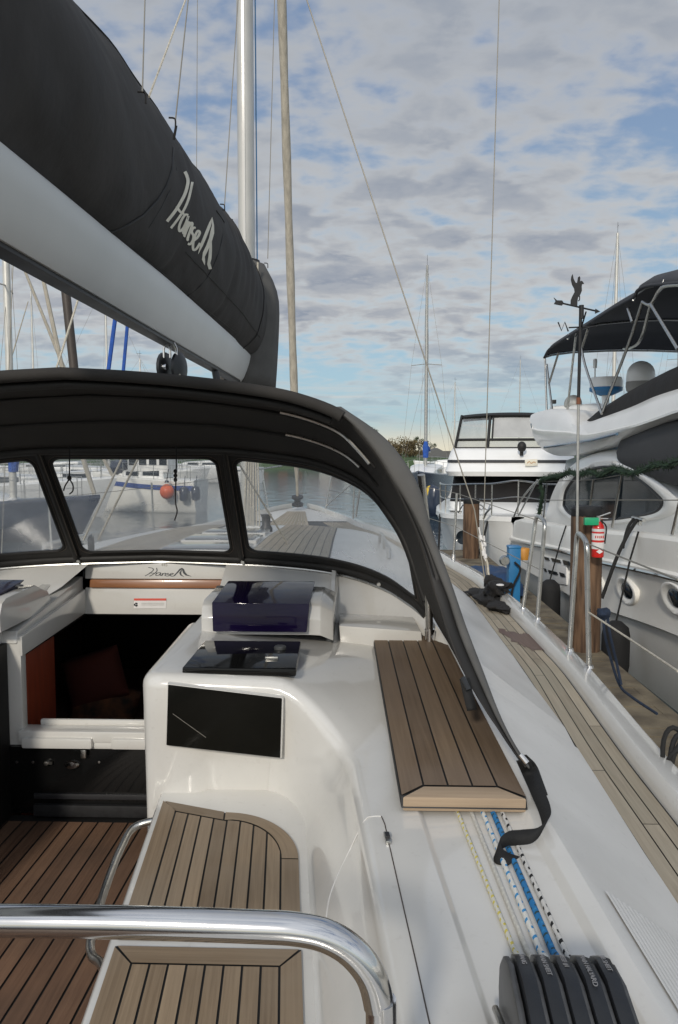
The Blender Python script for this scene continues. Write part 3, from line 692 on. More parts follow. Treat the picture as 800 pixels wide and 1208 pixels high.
st_ = MB().box((-.75, 4.9, .45), (1.0, 1.6, .5)).box((-1.15, 4.9, .8), (.2, 1.6, .5)).build('settee', M['sofa'], yacht, bevel=.04)
# ---- teak step over the rope tunnel
pdz = lambda y: 1.430 + (y - 2.0) * .078
pa, pc = MB(), MB(); rnd = random.Random(41)
def pad(t, y): # t 0..1 across
    l = lerp(1.142, 1.085, (y - 2) / 1.3); r = lerp(1.462, 1.385, (y - 2) / 1.3); return Vector((lerp(l, r, t), y, pdz(y)))
pc.hexa([pad(0, 1.93) + Vector((0, 0, -.025)), pad(1, 1.93) + Vector((0, 0, -.025)), pad(1, 3.3) + Vector((0, 0, -.03)), pad(0, 3.3) + Vector((0, 0, -.03))], [pad(0, 1.95), pad(1, 1.95), pad(1, 3.3), pad(0, 3.3)])
pad_o = pc.build('teak_step', M['caulk'], yacht, bevel=.003)
for k in range(5):
    t0, t1 = k / 5 + .008, (k + 1) / 5 - .008; uo = rnd.uniform(0, 90)
    n0 = [1.99 + (.0 if 0 < k else -.0)] * 2
    lo0 = 1.99 if t0 > .15 else 2.0 + .062 * (t0 / .16); lo1 = 1.99 if t1 < .86 else 2.0 + .062 * ((1 - t1) / .16)
    lo0 = 1.94 if k == 0 else 1.995; lo1 = 1.995 if k < 4 else 1.942
    if k == 0: lo0, lo1 = 1.942, 1.995
    rows = [[pad(t0, lerp(lo0, 3.292, q / 10)) + Vector((0, 0, .004)), pad(t1, lerp(lo1, 3.292, q / 10)) + Vector((0, 0, .004))] for q in range(11)]
    pa.grid(rows, uvf=lambda i, j, uo=uo: (uo + j * .06, uo * 2 + i * .13))
pa.build('planking', M['teak_pad'], pad_o, smooth=0)
e = MB(); up = Vector((0, 0, .0045)); dn = Vector((0, 0, -.034))
a0, a1, a2, a3 = pad(.012, 1.93), pad(.988, 1.93), pad(.80, 1.988), pad(.20, 1.988)
e.hexa([a0 + dn + Vector((.0, .004, 0)), a1 + dn + Vector((0, .004, 0)), a2 + dn, a3 + dn], [a0 + up, a1 + up, a2 + up, a3 + up])
e.uv = [[(9 + p * .01, 5 + q) for p, q in ((0, 0), (0, .3), (5, .3), (5, 0))] for f in e.f]
e.build('edge_board', M['teak_pad_edge'], pad_o, bevel=.004)
# non-skid panel beside the clutches
def slope(t, y):
    a = Vector((1.50 - .055 * (y - 2.0), y, interp(y, [(-1.2, 1.33), (2.0, 1.40), (2.95, 1.465)]))); b = Vector((x_i(y), y, dz(y) + .014)); return a.lerp(b, t) + Vector((0, 0, .005 * 4 * t * (1 - t) + .001))
ns = MB(); 
for k in range(22):
    t0 = .14 + k * .038; ns.grid([[slope(t0, y) + Vector((0, 0, .004)), slope(t0 + .014, y) + Vector((0, 0, .0062)), slope(t0 + .026, y) + Vector((0, 0, .0062)), slope(t0 + .037, y) + Vector((0, 0, .004))] for y in (1.62, 1.4, 1.2, 1.0, .6, .2)])
ns.build('nonskid_panel', M['nonskid'], yacht, smooth=60)
# ---- rope clutches
cl = MB(); clx, cly, clz = 1.285, 1.22, 1.435
bank = MB()
bank.prism([(1.275, y + .025, z + .015) for y, z in ((.90, 1.36), (1.215, 1.36), (1.225, 1.40), (1.22, 1.44), (1.19, 1.475), (1.15, 1.488), (1.08, 1.475), (.95, 1.43))], (.012, 0, 0))
bk = bank.build('rope_clutch', M['plastic_grey'], yacht, bevel=.006)
T([(1.266, 1.22, 1.395), (1.266, 1.17, 1.41), (1.268, .92, 1.395)], .006, 'mounting_bar', M['steel_dull'], bk, 8)
tx = ['VANG', 'MAIN SHEET', 'REEF #1', 'MAIN HALYARD', 'JIB SHEET']
lev_prof = [(1.255, 1.455), (1.262, 1.49), (1.248, 1.518), (1.215, 1.536), (1.16, 1.540), (1.09, 1.520), (1.02, 1.485), (.98, 1.46), (.98, 1.44), (1.05, 1.435), (1.2, 1.435)]
LP = [(y - .025, z - .030) for y, z in lev_prof]
for k in range(5):
    xa = 1.289 + k * .0318
    lv = MB().prism([(xa, y, z) for y, z in LP], (.0235, 0, 0)).build('clutch_lever', M['plastic_black'], bk, bevel=.005, smooth=40)
    ck = MB().prism([(xa + .0215, y - .004, z - .008) for y, z in LP], (.0085, 0, 0)).build('cheek', M['plastic_grey'], bk, bevel=.003, smooth=40)
    cu = bpy.data.curves.new('lettering', 'FONT'); cu.body = tx[k]; cu.size = .0108; cu.extrude = .0004; cu.align_x = 'LEFT'; cu.align_y = 'CENTER'
    to = bpy.data.objects.new('lettering', cu); col.objects.link(to)
    bpy.context.view_layer.update(); dg = bpy.context.evaluated_depsgraph_get(); me = bpy.data.meshes.new_from_object(to.evaluated_get(dg)); bpy.data.objects.remove(to)
    me.materials.clear(); me.materials.append(M['print'])
    # letters run down the lever's top, towards the helm, following its curve
    top = [(1.222, 1.534), (1.16, 1.5415), (1.09, 1.5215), (1.02, 1.4865)]
    for v in me.vertices:
        s = v.co.x; y = 1.197 - s; z = interp(1.3 - y, [(1.325 - yy, zz - .030) for yy, zz in top]); v.co = Vector((xa + .015 - (-v.co.y) * 1.0 * -1 * -1 if False else xa + .0118 + v.co.y, y, z + .0012 + v.co.z)) - root_off(bk)
    lo = bpy.data.objects.new('lettering', me); col.objects.link(lo); lo.parent = bk
# ---- stanchions: inverted-U gate posts and single posts, with lifelines
def upost(b1, b2, t1, t2):
    P = [b1, b1.lerp(t1, .93), t1, t1.lerp(t2, .5) + Vector((0, 0, .012)), t2, b2.lerp(t2, .93), b2]
    P = [b1] + catmull([b1.lerp(t1, .8), b1.lerp(t1, .95), t1.lerp(t2, .2) + Vector((0, 0, .0)), t1.lerp(t2, .8), b2.lerp(t2, .95), b2.lerp(t2, .8)], 6) + [b2]
    o = T(P, .0135, 'gate_stanchion', M['steel_dull'], yacht, 12)
    for b in (b1, b2): MB().lathe([(.0, .014), (.02, .014), (.024, 0)], b - Vector((0, 0, .004)), n=14).build('foot', M['steel'], o)
    return o
def rail_pt(px, py):
    p = at(px, py, 4.5)
    y = 4.5
    for _ in range(30):
        p = atz(px, py, dz(y) + .065); y = .5 * y + .5 * p.y
    return p
g1a, g1b = rail_pt(672, 767), rail_pt(695, 787)
t1a, t1b = at(681, 628, g1a.y), at(692, 638, g1b.y)
upost(g1a, g1b, t1a, t1b)
g2a, g2b = rail_pt(617, 718), rail_pt(634, 730)
t2a, t2b = at(633, 608, g2a.y), at(643, 615, g2b.y)
upost(g2a, g2b, t2a, t2b)
def post(px, py, px2, py2):
    b = rail_pt(px, py); t = at(px2, py2, b.y); o = T([b, t], .0125, 'stanchion', M['steel_dull'], yacht, 10)
    MB().lathe([(0, .05), (.018, .05), (.024, 0)], b, n=12).build('foot', M['steel'], o); return b, t
s1b, s1t = post(535, 660, 539, 582)
far = []
for y in (9.3, 11.0):
    b = Vector((x_e(y) - .06, y, dz(y) + .06)); t = b + Vector((.02, 0, .64)); T([b, t], .012, 'stanchion', M['steel_dull'], yacht, 8); far.append((b, t))
for y in (3.9, 5.2, 7.4, 9.3, 11.0):
    b = Vector((-x_e(y) + .06, y, dz(y) + .06)); T([b, b + Vector((-.02, 0, .64))], .012, 'stanchion', M['steel_dull'], yacht, 8)
def wire(pts, r=.0035, name='lifeline', m='wire', sag=0.0):
    P = []
    for a, b in zip(pts, pts[1:]):
        for k in range(10): P.append(Vector(a).lerp(Vector(b), k / 10) - Vector((0, 0, sag * 4 * (k / 10) * (1 - k / 10))))
    P.append(Vector(pts[-1])); return T(P, r, name, M[m], yacht, 6)
wire([t2b + Vector((0, 0, -.01)), s1t, far[0][1], far[1][1]], .003); wire([g2b.lerp(t2b, .5), s1b.lerp(s1t, .5), far[0][0].lerp(far[0][1], .5), far[1][0].lerp(far[1][1], .5)], .003)
aft = Vector((2.12, .9, 1.86)); T([Vector((2.02, .6, 1.22)), aft], .0125, 'stanchion', M['steel_dull'], yacht, 8)
wire([t1b + Vector((0, 0, -.012)), at(800, 684, 2.5) ], .0035); wire([g1b.lerp(t1b, .44), at(740, 752, 3.45), at(800, 792, 2.7)], .0045, 'lifeline', 'rope_cream', .0)
wire([Vector((-2.1, 3.9, 1.84)), Vector((-2.1, 7.4, 1.86)), Vector((-1.45, 9.3, 1.9)), Vector((-.95, 11, 1.96))]); 
# pulpit at the bow
pu = MB()
for s in (1, -1):
    pu.tube(catmull([(s * .93, 11.0, 1.40), (s * .97, 11.05, 1.98), (s * .62, 12.0, 2.05), (s * .30, 12.7, 2.10)], 6), .014, 8); pu.tube([(s * .45, 12.1, 1.45), (s * .55, 12.15, 2.055)], .012, 8); pu.tube([(s * .96, 11.04, 1.7), (s * .5, 12.12, 1.74)], .008, 6); pu.tube([(s * .96, 11.04, 1.95), (s * .47, 12.1, 1.5)], .008, 6)
pu.build('pulpit', M['steel_dull'], yacht)
# ---- mast, spars and wires
my, mz = 7.06, 1.60
def oval(z, a, b, n=20): return [(a * math.cos(2 * math.pi * k / n), my + b * math.sin(2 * math.pi * k / n), z) for k in range(n)]
mm = MB(); mm.grid([oval(z, .072, .125) for z in (mz, 6, 12, 19)], cu=True); ms = mm.build('mast', M['mast_alu'], yacht)
MB().box((0, my - .128, 10), (.022, .012, 16.8)).build('mast_track', M['gel'], ms)
MB().box((0, my, mz + .03), (.26, .36, .06)).build('mast_foot', M['alu'], ms, bevel=.01)
# clutter of halyards and a winch at the mast foot
hal = MB()
for k in range(6):
    x = -.02 + .028 * k; hal.tube([(x, my - .17 - .02 * (k % 2), 1.66), (x * .7 + .02, my - .15, 2.3), (x * .5, my - .14, 3.3)], .007, 6)
hal.build('halyards', M['rope_cream'], ms)
T([(.085, my + .05, 2.4), (.085, my + .05, 9)], .006, 'blue_halyard', M['blue_plastic'], ms, 6)
wn = MB().lathe([(.055, 0), (.055, .03), (.036, .06), (.038, .12), (.05, .15), (.0, .155)], (.20, my - .35, roof_z(.2, 6.7)), n=18).build('mast_winch', M['dark_trim'], yacht)
# genoa furled on the forestay
fs0, fs1 = Vector((0, 12.25, 1.46)), Vector((0, 7.15, 17.6))
n = 40; P = [fs0.lerp(fs1, k / n) for k in range(n + 1)]
rr = [.022 if k < 2 else (.055 + .012 * math.sin(k * 1.7) * .4) for k in range(n + 1)]
fo = T(P, rr, 'furled_genoa', M['furl'], yacht, 14)
MB().lathe([(.09, 0), (.09, .03), (.05, .05), (.05, .10), (.09, .12), (.09, .15), (0, .15)], fs0 + Vector((0, -.03, .03)), (0, -.3, 1), 18).build('furler_drum', M['dark_trim'], fo)
# shrouds at the starboard chainplate
cp = rail_pt(575, 690); cp = at(575, 688, 6.62)
A = at(570, 640, 6.66); Bp = at(589, 0, 7.0); top = A + (Bp - A) * 1.3
T([cp, A, top], .0042, 'shroud', M['wire'], yacht, 6)
A2 = at(560, 602, 6.68); B2 = at(362, 0, 7.02); top2 = A2 + (B2 - A2) * 1.15
T([cp + Vector((-.02, 0, .02)), A2, top2], .0055, 'diagonal_shroud', M['wire'], yacht, 6)
tb = MB()
for a, b in ((at(571, 632, 6.66), at(573, 662, 6.64)), (at(565, 622, 6.67), at(572, 660, 6.64))): 
    tb.tube([a, b], .007, 8)
    for t in (.25, .72):
        c = a.lerp(b, t); tb.tube([c, c.lerp(b, .0) + (b - a) * .16], .017, 10)
tb.build('turnbuckle', M['label_white'], yacht)
T([at(566, 640, 6.66), at(575, 664, 6.64), at(578, 694, 6.6)], .010, 'chainplate_link', M['rope_cream'], yacht, 8)
# port shrouds for symmetry and the small wires behind the sail cover
T([(-2.1, 6.6, 1.2), (-1.5, 7.0, 12)], .0042, 'shroud', M['wire'], yacht, 6)
def lz(a, b, r=.003, name='lazy_jack', m='wire'): return T([a, b + (b - a) * .6], r, name, M[m], yacht, 5)
lz(at(168, 108, 2.9), at(171, 0, 3.4)); lz(at(176, 114, 2.95), at(219, 0, 3.6), .004, 'lazy_jack', 'rope_cream'); lz(at(207, 142, 3.6), at(222, 0, 4.2), .0035)
lz(at(232, 205, 7.4), at(233, 0, 7.4), .003, 'backstay_wire'); lz(at(265, 243, 5.2), at(281, 0, 5.7), .0035); lz(at(316, 305, 6.6), at(324, 0, 6.8), .0035)
# ---- boom with mainsheet block
def bsec(y, k=1.0):
    zb, zt, cx = lerp(2.905, 2.915, y / 7), lerp(3.115, 3.185, min(1, y / 4)), -.03
    pr = [(.0, 0), (.045, .0), (.062, .03), (.085, .10), (.108, .19), (.118, .26), (.112, .31), (.085, .345), (.03, .35)]
    pts = [(cx + x, y, zb + (zt - zb) * z / .35) for x, z in pr]; return pts + [(cx - (p[0] - cx), p[1], p[2]) for p in pts[::-1]]
bm_ = MB(); rows = [bsec(y) for y in (.2, 2, 4, 6.3, 6.72)]; bm_.grid(rows, cu=True); bm_.add(rows[-1], [list(range(len(rows[-1])))]); bm_.add(rows[0], [list(range(len(rows[0])))])
boom = bm_.build('boom', M['alu'], yacht, smooth=30)
MB().box((-.03, 3.4, 2.902), (.07, 6.4, .02)).build('boom_track', M['dark_trim'], boom, bevel=.004)
MB().box((-.02, 6.80, 3.05), (.08, .16, .12)).box((-.02, 6.9, 3.06), (.05, .14, .30)).build('gooseneck', M['dark_trim'], boom, bevel=.01)
bl = MB(); bc = at(201, 433, 4.3)
for dx in (-.04, .04): bl.lathe([(0, .018), (.06, .018), (.085, .008), (.085, -.008), (.06, -.018), (0, -.018)], bc + Vector((dx, abs(dx), 0)), (1, -.25, 0), 18)
bo = bl.build('mainsheet_block', M['plastic_black'], boom)
sh = MB()
for dx in (-.035, .0, .035): sh.tube([bc + Vector((dx, 0, .05)), bc + Vector((dx, 0, .10)), bc + Vector((dx * .5, 0, .14))], .007, 6)
sh.lathe([(0, .016), (.018, .016), (.018, -.016), (0, -.016)], bc + Vector((-.03, -.01, 0)), (1, -.25, 0), 12)
sh.build('shackle', M['steel'], bo)
T([at(252, 432, 5.6), at(255, 444, 5.6), at(258, 458, 5.6)], [.02, .026, .02], 'vang_block', M['plastic_black'], boom, 8)
# mainsheet running down to a block on the coachroof
db = Vector((-.80, 5.2, roof_z(.8, 5.2) + .06))
dbo = MB().lathe([(0, .02), (.05, .02), (.065, .008), (.065, -.008), (.05, -.02), (0, -.02)], db, (1, .3, 0), 16).build('deck_block', M['plastic_black'], yacht)
for dx in (-.05, .05): T([db + Vector((dx, 0, .03)), bc + Vector((dx, .0, -.04))], .0075, 'mainsheet', M['rope_cream'], yacht, 6)
T([bc + Vector((.03, 0, -.03)), at(226, 455, 4.6), Vector((.5, 5.6, roof_z(.5, 5.6)))], .007, 'mainsheet', M['rope_cream'], yacht, 6)
# low hump on the hatch seen through the middle window: coiled rope bag
# ---- pedestal guard rail close to the camera
P = [at(-150, 1086, .93), at(0, 1086, .93), at(150, 1088, .93), at(300, 1093, .93), at(350, 1096, .93), at(385, 1104, .93), at(415, 1122, .93), at(437, 1150, .93), at(447, 1185, .93), at(450, 1230, .93), at(452, 1700, .93)]
P = catmull(P, 5)
T(P, .0195, 'guard_rail', M['steel'], yacht, 24)
# ================================================================ sprayhood
hood = tag(empty('sprayhood', (0, 3.2, 1.5)), 'charcoal canvas sprayhood with clear windows, arched over the companionway', 'sprayhood')
Bpx = [(72, 436, 2.7), (150, 440, 2.7), (230, 447, 2.7), (300, 456, 2.7), (350, 466, 2.7), (398, 484, 2.7), (420, 505, 2.68), (450, 544, 2.65), (490, 622, 2.6), (514, 700, 2.52), (546, 790, 2.32), (592, 866, 2.1), (620, 905, 1.98)]
Bh = [at(*p) for p in Bpx]; Bh[0].x = 0
Ah = [(0, 3.5, 2.315), (.25, 3.5, 2.315), (.45, 3.5, 2.312), (.65, 3.5, 2.29), (.80, 3.5, 2.268), (.945, 3.48, 2.220), (1.065, 3.45, 2.15), (1.16, 3.42, 2.035), (1.235, 3.4, 1.905), (1.315, 3.35, 1.665), (1.40, 3.1, 1.525), (1.462, 2.5, 1.478), (1.487, 2.05, 1.462)]
Ah = [Vector(p) for p in Ah]
def arch(P, n=5): return catmull(P, n)
Bc, Ac = arch(Bh), arch(Ah)
rows = []
for t in [k / 10 for k in range(11)]:
    r = []
    for i, (b, a) in enumerate(zip(Bc, Ac)):
        p = b.lerp(a, t); w = max(0, 1 - i / 42)
        r.append(p + Vector((.01 * w, 0, .035 * w * math.sin(math.pi * t) + .0015 * math.sin(i * .7 + t * 9) * math.sin(math.pi * t))))
    rows.append(r)
rows = [[Vector((-p.x, p.y, p.z)) for p in r[:0:-1]] + r for r in rows]
MB().grid(rows).build('canopy', M['canvas'], hood, smooth=60, solid=.004)
# rolled hem along the aft edge, with a grab strap pad
hem = [p for p in Bc[:27]]; full_hem = [Vector((-p.x, p.y, p.z)) for p in hem[:0:-1]] + hem
T([p + Vector((0, -.004, -.012)) for p in full_hem], .021, 'hem', M['canvas'], hood, 10)
T([p + Vector((0, .05, -.045)) for p in full_hem[:-2]], .016, 'frame_bow', M['frame_black'], hood, 10)
for a, b, y in (((322, 502), (495, 566), 2.85), ((345, 534), (470, 590), 3.1)):
    i0 = 15; 
    t = (y - 2.7) / .8 ; P = []
    for i in range(18, 34 if y < 3 else 31):
        p = Bc[i].lerp(Ac[i], t); P.append(p + Vector((-.012, -.02, -.02)))
    T(P, .0065, 'frame_bow', M['steel_dull'], hood, 8)
    P2 = [Vector((-p.x, p.y, p.z)) for p in P]; T(P2, .009, 'frame_bow', M['steel_dull'], hood, 8)
# dark seams/zips under the roof
for t in (.34, .66):
    P = [b.lerp(a, t) + Vector((0, 0, .035 * max(0, 1 - i / 42) * math.sin(math.pi * t) - .006)) for i, (b, a) in enumerate(zip(Bc[:34], Ac[:34]))]
    T([Vector((-p.x, p.y, p.z)) for p in P[:0:-1]] + P, .008, 'seam', M['frame_black'], hood, 6)
# wide edge band down the aft side of each wing
Lpx = [(392, 481, 2.70), (420, 505, 2.68), (450, 544, 2.65), (476, 592, 2.62), (499, 645, 2.58), (514, 700, 2.52), (529, 752, 2.42), (551, 800, 2.29), (574, 840, 2.18), (592, 866, 2.10), (609, 892, 2.02), (620, 905, 1.98)]
Rpx = [(402, 480, 2.72), (444, 509, 2.70), (470, 536, 2.67), (494, 576, 2.64), (511, 632, 2.60), (531, 686, 2.54), (550, 742, 2.44), (570, 794, 2.30), (587, 838, 2.18), (601, 868, 2.10), (615, 892, 2.02), (624, 904, 1.98)]
Lc, Rc = catmull([at(*p) for p in Lpx], 6), catmull([at(*p) for p in Rpx], 6)
for s in (1, -1):
    g = MB(); rows = []
    for i, (a, b) in enumerate(zip(Lc, Rc)):
        r = [a, a.lerp(b, .12) + Vector((0, -.008, .0)), a.lerp(b, .5) + Vector((0, -.014, .004)), a.lerp(b, .9) + Vector((0, -.006, .002)), b, b + Vector((-.004, .02, -.004))]
        rows.append([Vector((p.x * s, p.y, p.z)) for p in r])
    inn_, out_ = [], []
    n_ = len(Lc)
    for i, (a, b_) in enumerate(zip(Lc, Rc)):
        sp_ = .60 * max(0, min(1, (i / n_ - .22) / .25)); f = lambda t, dy=0.0: Vector((a.lerp(b_, t).x * s, a.lerp(b_, t).y + dy, a.lerp(b_, t).z))
        inn_.append([f(0), f(sp_ * .5, .012), f(sp_, .004)]); out_.append([f(sp_), f(lerp(sp_, 1, .2), -.010), f(lerp(sp_, 1, .5), -.014), f(lerp(sp_, 1, .85), -.008), f(1), f(1.04, .02)])
    MB().grid(out_).build('edge_band', M['canvas_band'], hood, smooth=60, solid=.003)
    MB().grid(inn_[int(n_ * .22):]).build('wing_lining', M['frame_black'], hood, smooth=60, solid=.002)
# windscreen: three clear windows in a dark canvas frame
SK = [0, .37, .60, .80, .97, 1.09, 1.19, 1.26, 1.315]
TA = [(0, 3.495, 2.31), (.37, 3.495, 2.31), (.60, 3.495, 2.292), (.80, 3.495, 2.263), (.945, 3.475, 2.215), (1.065, 3.445, 2.145), (1.16, 3.415, 2.03), (1.235, 3.395, 1.90), (1.315, 3.345, 1.665)]
TB = [(0, 4.005, 1.76), (.37, 3.96, 1.755), (.62, 3.92, 1.748), (.85, 3.85, 1.735), (1.03, 3.75, 1.712), (1.16, 3.62, 1.682), (1.24, 3.49, 1.652), (1.285, 3.41, 1.63), (1.32, 3.34, 1.60)]
NS = 8; TAc, TBc = catmull(TA, NS), catmull(TB, NS)
SKc = [p.x for p in catmull([(s, 0, 0) for s in SK], NS)]
def ws(s, v):
    sg = 1 if s >= 0 else -1; s = abs(s)
    j = 0
    while j < len(SKc) - 2 and SKc[j + 1] < s: j += 1
    q = min(1, max(0, (s - SKc[j]) / (SKc[j + 1] - SKc[j])))
    a = TAc[j].lerp(TAc[j + 1], q); b = TBc[j].lerp(TBc[j + 1], q)
    p = a.lerp(b, v); p.y -= .02 * math.sin(math.pi * v) * min(1, max(0, s - .5)); return Vector((p.x * sg, p.y, p.z))
def rrect(s0, s1, v0, v1, rs, rv, n=6, corners=(1, 1, 1, 1)):
    out = []
    for (cx, cy, a0, k) in ((s1 - rs, v0 + rv, -90, 0), (s1 - rs, v1 - rv, 0, 1), (s0 + rs, v1 - rv, 90, 2), (s0 + rs, v0 + rv, 180, 3)):
        for q in range(n + 1):
            a = R(a0 + 90 * q / n); out.append((cx + rs * math.cos(a), cy + rv * math.sin(a)))
    return out
wins = [rrect(-.385, .378, .055, .925, .05, .07), rrect(.462, 1.262, .055, .90, .05, .07), [(-s, v) for s, v in rrect(.462, 1.262, .055, .90, .05, .07)]]
def dense(P, d=.03):
    out = []
    for a, b in zip(P, P[1:] + P[:1]):
        n = max(1, int(math.hypot(b[0] - a[0], b[1] - a[1]) / d))
        for k in range(n): out.append((lerp(a[0], b[0], k / n), lerp(a[1], b[1], k / n)))
    return out
def ring_frame(win, s0, s1, v0, v1):
    "canvas between a window outline and its cell of the windscreen"
    W_ = dense(win); g = MB(); rows = [[], []]
    cx, cv = sum(p[0] for p in W_) / len(W_), sum(p[1] for p in W_) / len(W_)
    for s, v in W_:
        dx, dv = s - cx, v - cv; k = 9
        if dx > 1e-6: k = min(k, (s1 - cx) / dx)
        if dx < -1e-6: k = min(k, (s0 - cx) / dx)
        if dv > 1e-6: k = min(k, (v1 - cv) / dv)
        if dv < -1e-6: k = min(k, (v0 - cv) / dv)
        rows[0].append((s, v)); rows[1].append((cx + dx * k, cv + dv * k))
    R3 = []
    for t in (0, .25, .5, .75, 1): R3.append([ws(lerp(a[0], b[0], t), lerp(a[1], b[1], t)) for a, b in zip(*rows)])
    g.grid(R3, cu=True); return g
fr = MB()
for w, cell in zip(wins, ((-.424, .424, 0, 1), (.424, 1.315, 0, 1), (-1.315, -.424, 0, 1))):
    g = ring_frame(w, *cell); fr.add(g.v, g.f)
fro = fr.build('windscreen_frame', M['frame_black'], hood, smooth=60, solid=.006)
for w in wins:
    W_ = dense(w); n = len(W_); cx, cv = sum(p[0] for p in W_) / n, sum(p[1] for p in W_) / n
    g = MB(); g.grid([[ws(lerp(cx, s, t), lerp(cv, v, t)) for s, v in W_] for t in (.001, .2, .4, .6, .8, 1)], cu=True)
    wo = g.build('window', M['clear'], hood, smooth=80)
    T([ws(s, v) + Vector((0, -.004, 0)) for s, v in W_], .007, 'piping', M['frame_black'], wo, 6, closed=True)
    T([ws(lerp(cx, s, 1.03), lerp(cv, v, 1.03)) + Vector((0, -.005, 0)) for s, v in W_], .0022, 'stitching', M['brown_spar'], wo, 5, closed=True)
for s in (.424, -.424):
    T([ws(s, v) + Vector((0, -.012, 0)) for v in (0, .3, .6, .97)], .016, 'window_post', M['frame_black'], hood, 8)
    P = [ws(s + .012, v) + Vector((0, -.026, 0)) for v in (.02, .3, .6, .95)]; T(P, .003, 'zip', M['brown_spar'], hood, 5)
T([p + Vector((0, -.01, .004)) for p in [Vector((-q.x, q.y, q.z)) for q in TAc[:0:-1]] + TAc], .020, 'head_roll', M['frame_black'], hood, 10)
# foot roll of the windscreen and its light lower edge, turn-buttons
FB = [Vector((-p.x, p.y, p.z)) for p in TBc[:0:-1]] + TBc
T([p + Vector((0, -.004, .004)) for p in FB], .020, 'foot_roll', M['frame_black'], hood, 10)
T([p + Vector((0, -.018, -.020)) for p in FB], .007, 'foot_track', M['steel_dull'], hood, 8)
tb = MB()
for s in (-.41, .43, 1.05, -1.05): 
    p = ws(s, 1.0) + Vector((0, -.03, -.005)); tb.lathe([(0, .012), (.009, .012), (.012, 0)], p, (0, -1, 0), 10)
tb.build('turn_buttons', M['steel_dull'], hood)
# side pillar of the frame with its deck fitting, and white end of the coachroof moulding
ft = at(507, 770, 3.2)
for s in (1, -1):
    def q(p): return Vector((p.x * s, p.y, p.z))
    T([q(ft), q(at(505, 640, 3.18)), q(at(497, 560, 3.1))], .0155, 'frame_leg', M['steel_dull'], hood, 12)
    T([q(ft + Vector((0, .0, .0))), q(ft + Vector((0, 0, .10)))], .021, 'leg_socket', M['steel'], hood, 12)
    fx = MB().lathe([(0, .012), (.045, .012), (.052, .0)], q(ft) + Vector((0, 0, -.012)), n=18).tube([q(ft) + Vector((.04, 0, .03)), q(ft) + Vector((.07, -.01, .035))], .012, 8)
    fx.build('deck_fitting', M['steel'], hood)
# white upright fitting beside the plotter
MB().hexa([hit(384, 757, -.01), hit(391, 758, -.01), hit(400, 686, -.01), hit(394, 684, -.01)], [hit(386, 754, .022), hit(391, 755, .022), hit(399, 681, .05), hit(394, 680, .05)]).build('windscreen_bracket', M['gel'], yacht, bevel=.004)
sA_, sB_ = hit(402, 757), hit(500, 765)
tA_, tB_ = at(400, 738, sA_.y - .004), at(497, 745, sB_.y - .004)
MB().hexa([sA_ + Vector((0, 0, -.03)), sB_ + Vector((0, 0, -.03)), hit(490, 735, -.03), hit(399, 728, -.03)], [tA_, tB_, hit(488, 728, .004), hit(400, 724, .004)]).build('moulded_step', M['gel'], yacht, bevel=.006)
# tie-down straps on the wing: short tab, long strap curling over the ropes
def hb(px, py, back):
    p = hit(px, py); return at(px, py, p.y - back)
def ribbon(pts, w, wd, name, m, par, thick=.0025):
    rows = []
    for p, d in zip(pts, wd): d = Vector(d).normalized() * w / 2; rows.append([p - d, p + d])
    return MB().grid(rows).build(name, m, par, smooth=60, solid=thick)
P = catmull([at(617, 896, 1.99), hb(624, 912, .13), hb(634, 934, .11), hb(643, 956, .08), hb(644, 971, .06), hb(632, 985, .045), hb(612, 988, .045), hb(598, 990, .05), hb(587, 1000, .035), hb(590, 1011, .02), hb(606, 1016, .015)], 5)
n = len(P); wd = [Vector((1, .1, .2)).lerp(Vector((.3, .45, .8)), min(1, k / (n * .55))) for k in range(n)]
wd = [w.lerp(Vector((.9, .5, .3)), max(0, (k - n * .75) / (n * .25))) for k, w in enumerate(wd)]
ribbon(P, .036, wd, 'strap', M['webbing'], hood)
P = catmull([at(618, 891, 1.97), hb(630, 903, .16), hb(637, 921, .15), hb(643, 938, .13)], 5); ribbon(P, .014, [(1, 0, .1)] * len(P), 'strap_tail', M['webbing'], hood)
P = catmull([at(548, 800, 2.26), at(552, 818, 2.24), at(557, 838, 2.22)], 5); ribbon(P, .03, [(1, .2, .1)] * len(P), 'strap_tab', M['webbing'], hood)
T([at(546, 799, 2.25), at(553, 814, 2.23)], .008, 'strap_buckle', M['plastic_black'], hood, 8)
T([at(614, 890, 1.97), at(622, 900, 1.96)], .007, 'eyelet', M['steel'], hood, 8)

# the two little cords hanging inside the windscreen
ca = tag(empty('window_cord', at(82, 530, 3.4)), 'short dark cord with a knotted open loop hanging from the hood', 'cord')
c0 = [at(82, 526, 3.4), at(82, 562, 3.4)]
T(c0, .0032, 'line', M['rope_black'], ca, 6); MB().blob(at(82, 564, 3.4), (.010, .010, .012), 10, 7).build('knot', M['rope_black'], ca)
T(catmull([at(82, 565, 3.4), at(77, 573, 3.4), at(75, 579, 3.4)], 5), .0032, 'loop_end', M['rope_black'], ca, 6)
T(catmull([at(82, 565, 3.4), at(86, 572, 3.4), at(86, 579, 3.4), at(82, 583, 3.4)], 5), .0032, 'loop_end', M['rope_black'], ca, 6)
cb_ = tag(empty('window_cord', at(208, 530, 3.4)), 'long straight dark cord with knots hanging in the middle window', 'cord')
T(catmull([at(208, 526, 3.4), at(208, 555, 3.4), at(207, 590, 3.4), at(209, 603, 3.4), at(206, 614, 3.4)], 5), .003, 'line', M['rope_black'], cb_, 6)
kk_ = MB()
for y in (556, 561, 566): kk_.blob(at(207, y, 3.4), (.009, .009, .010), 10, 7)
kk_.build('knot', M['rope_black'], cb_)

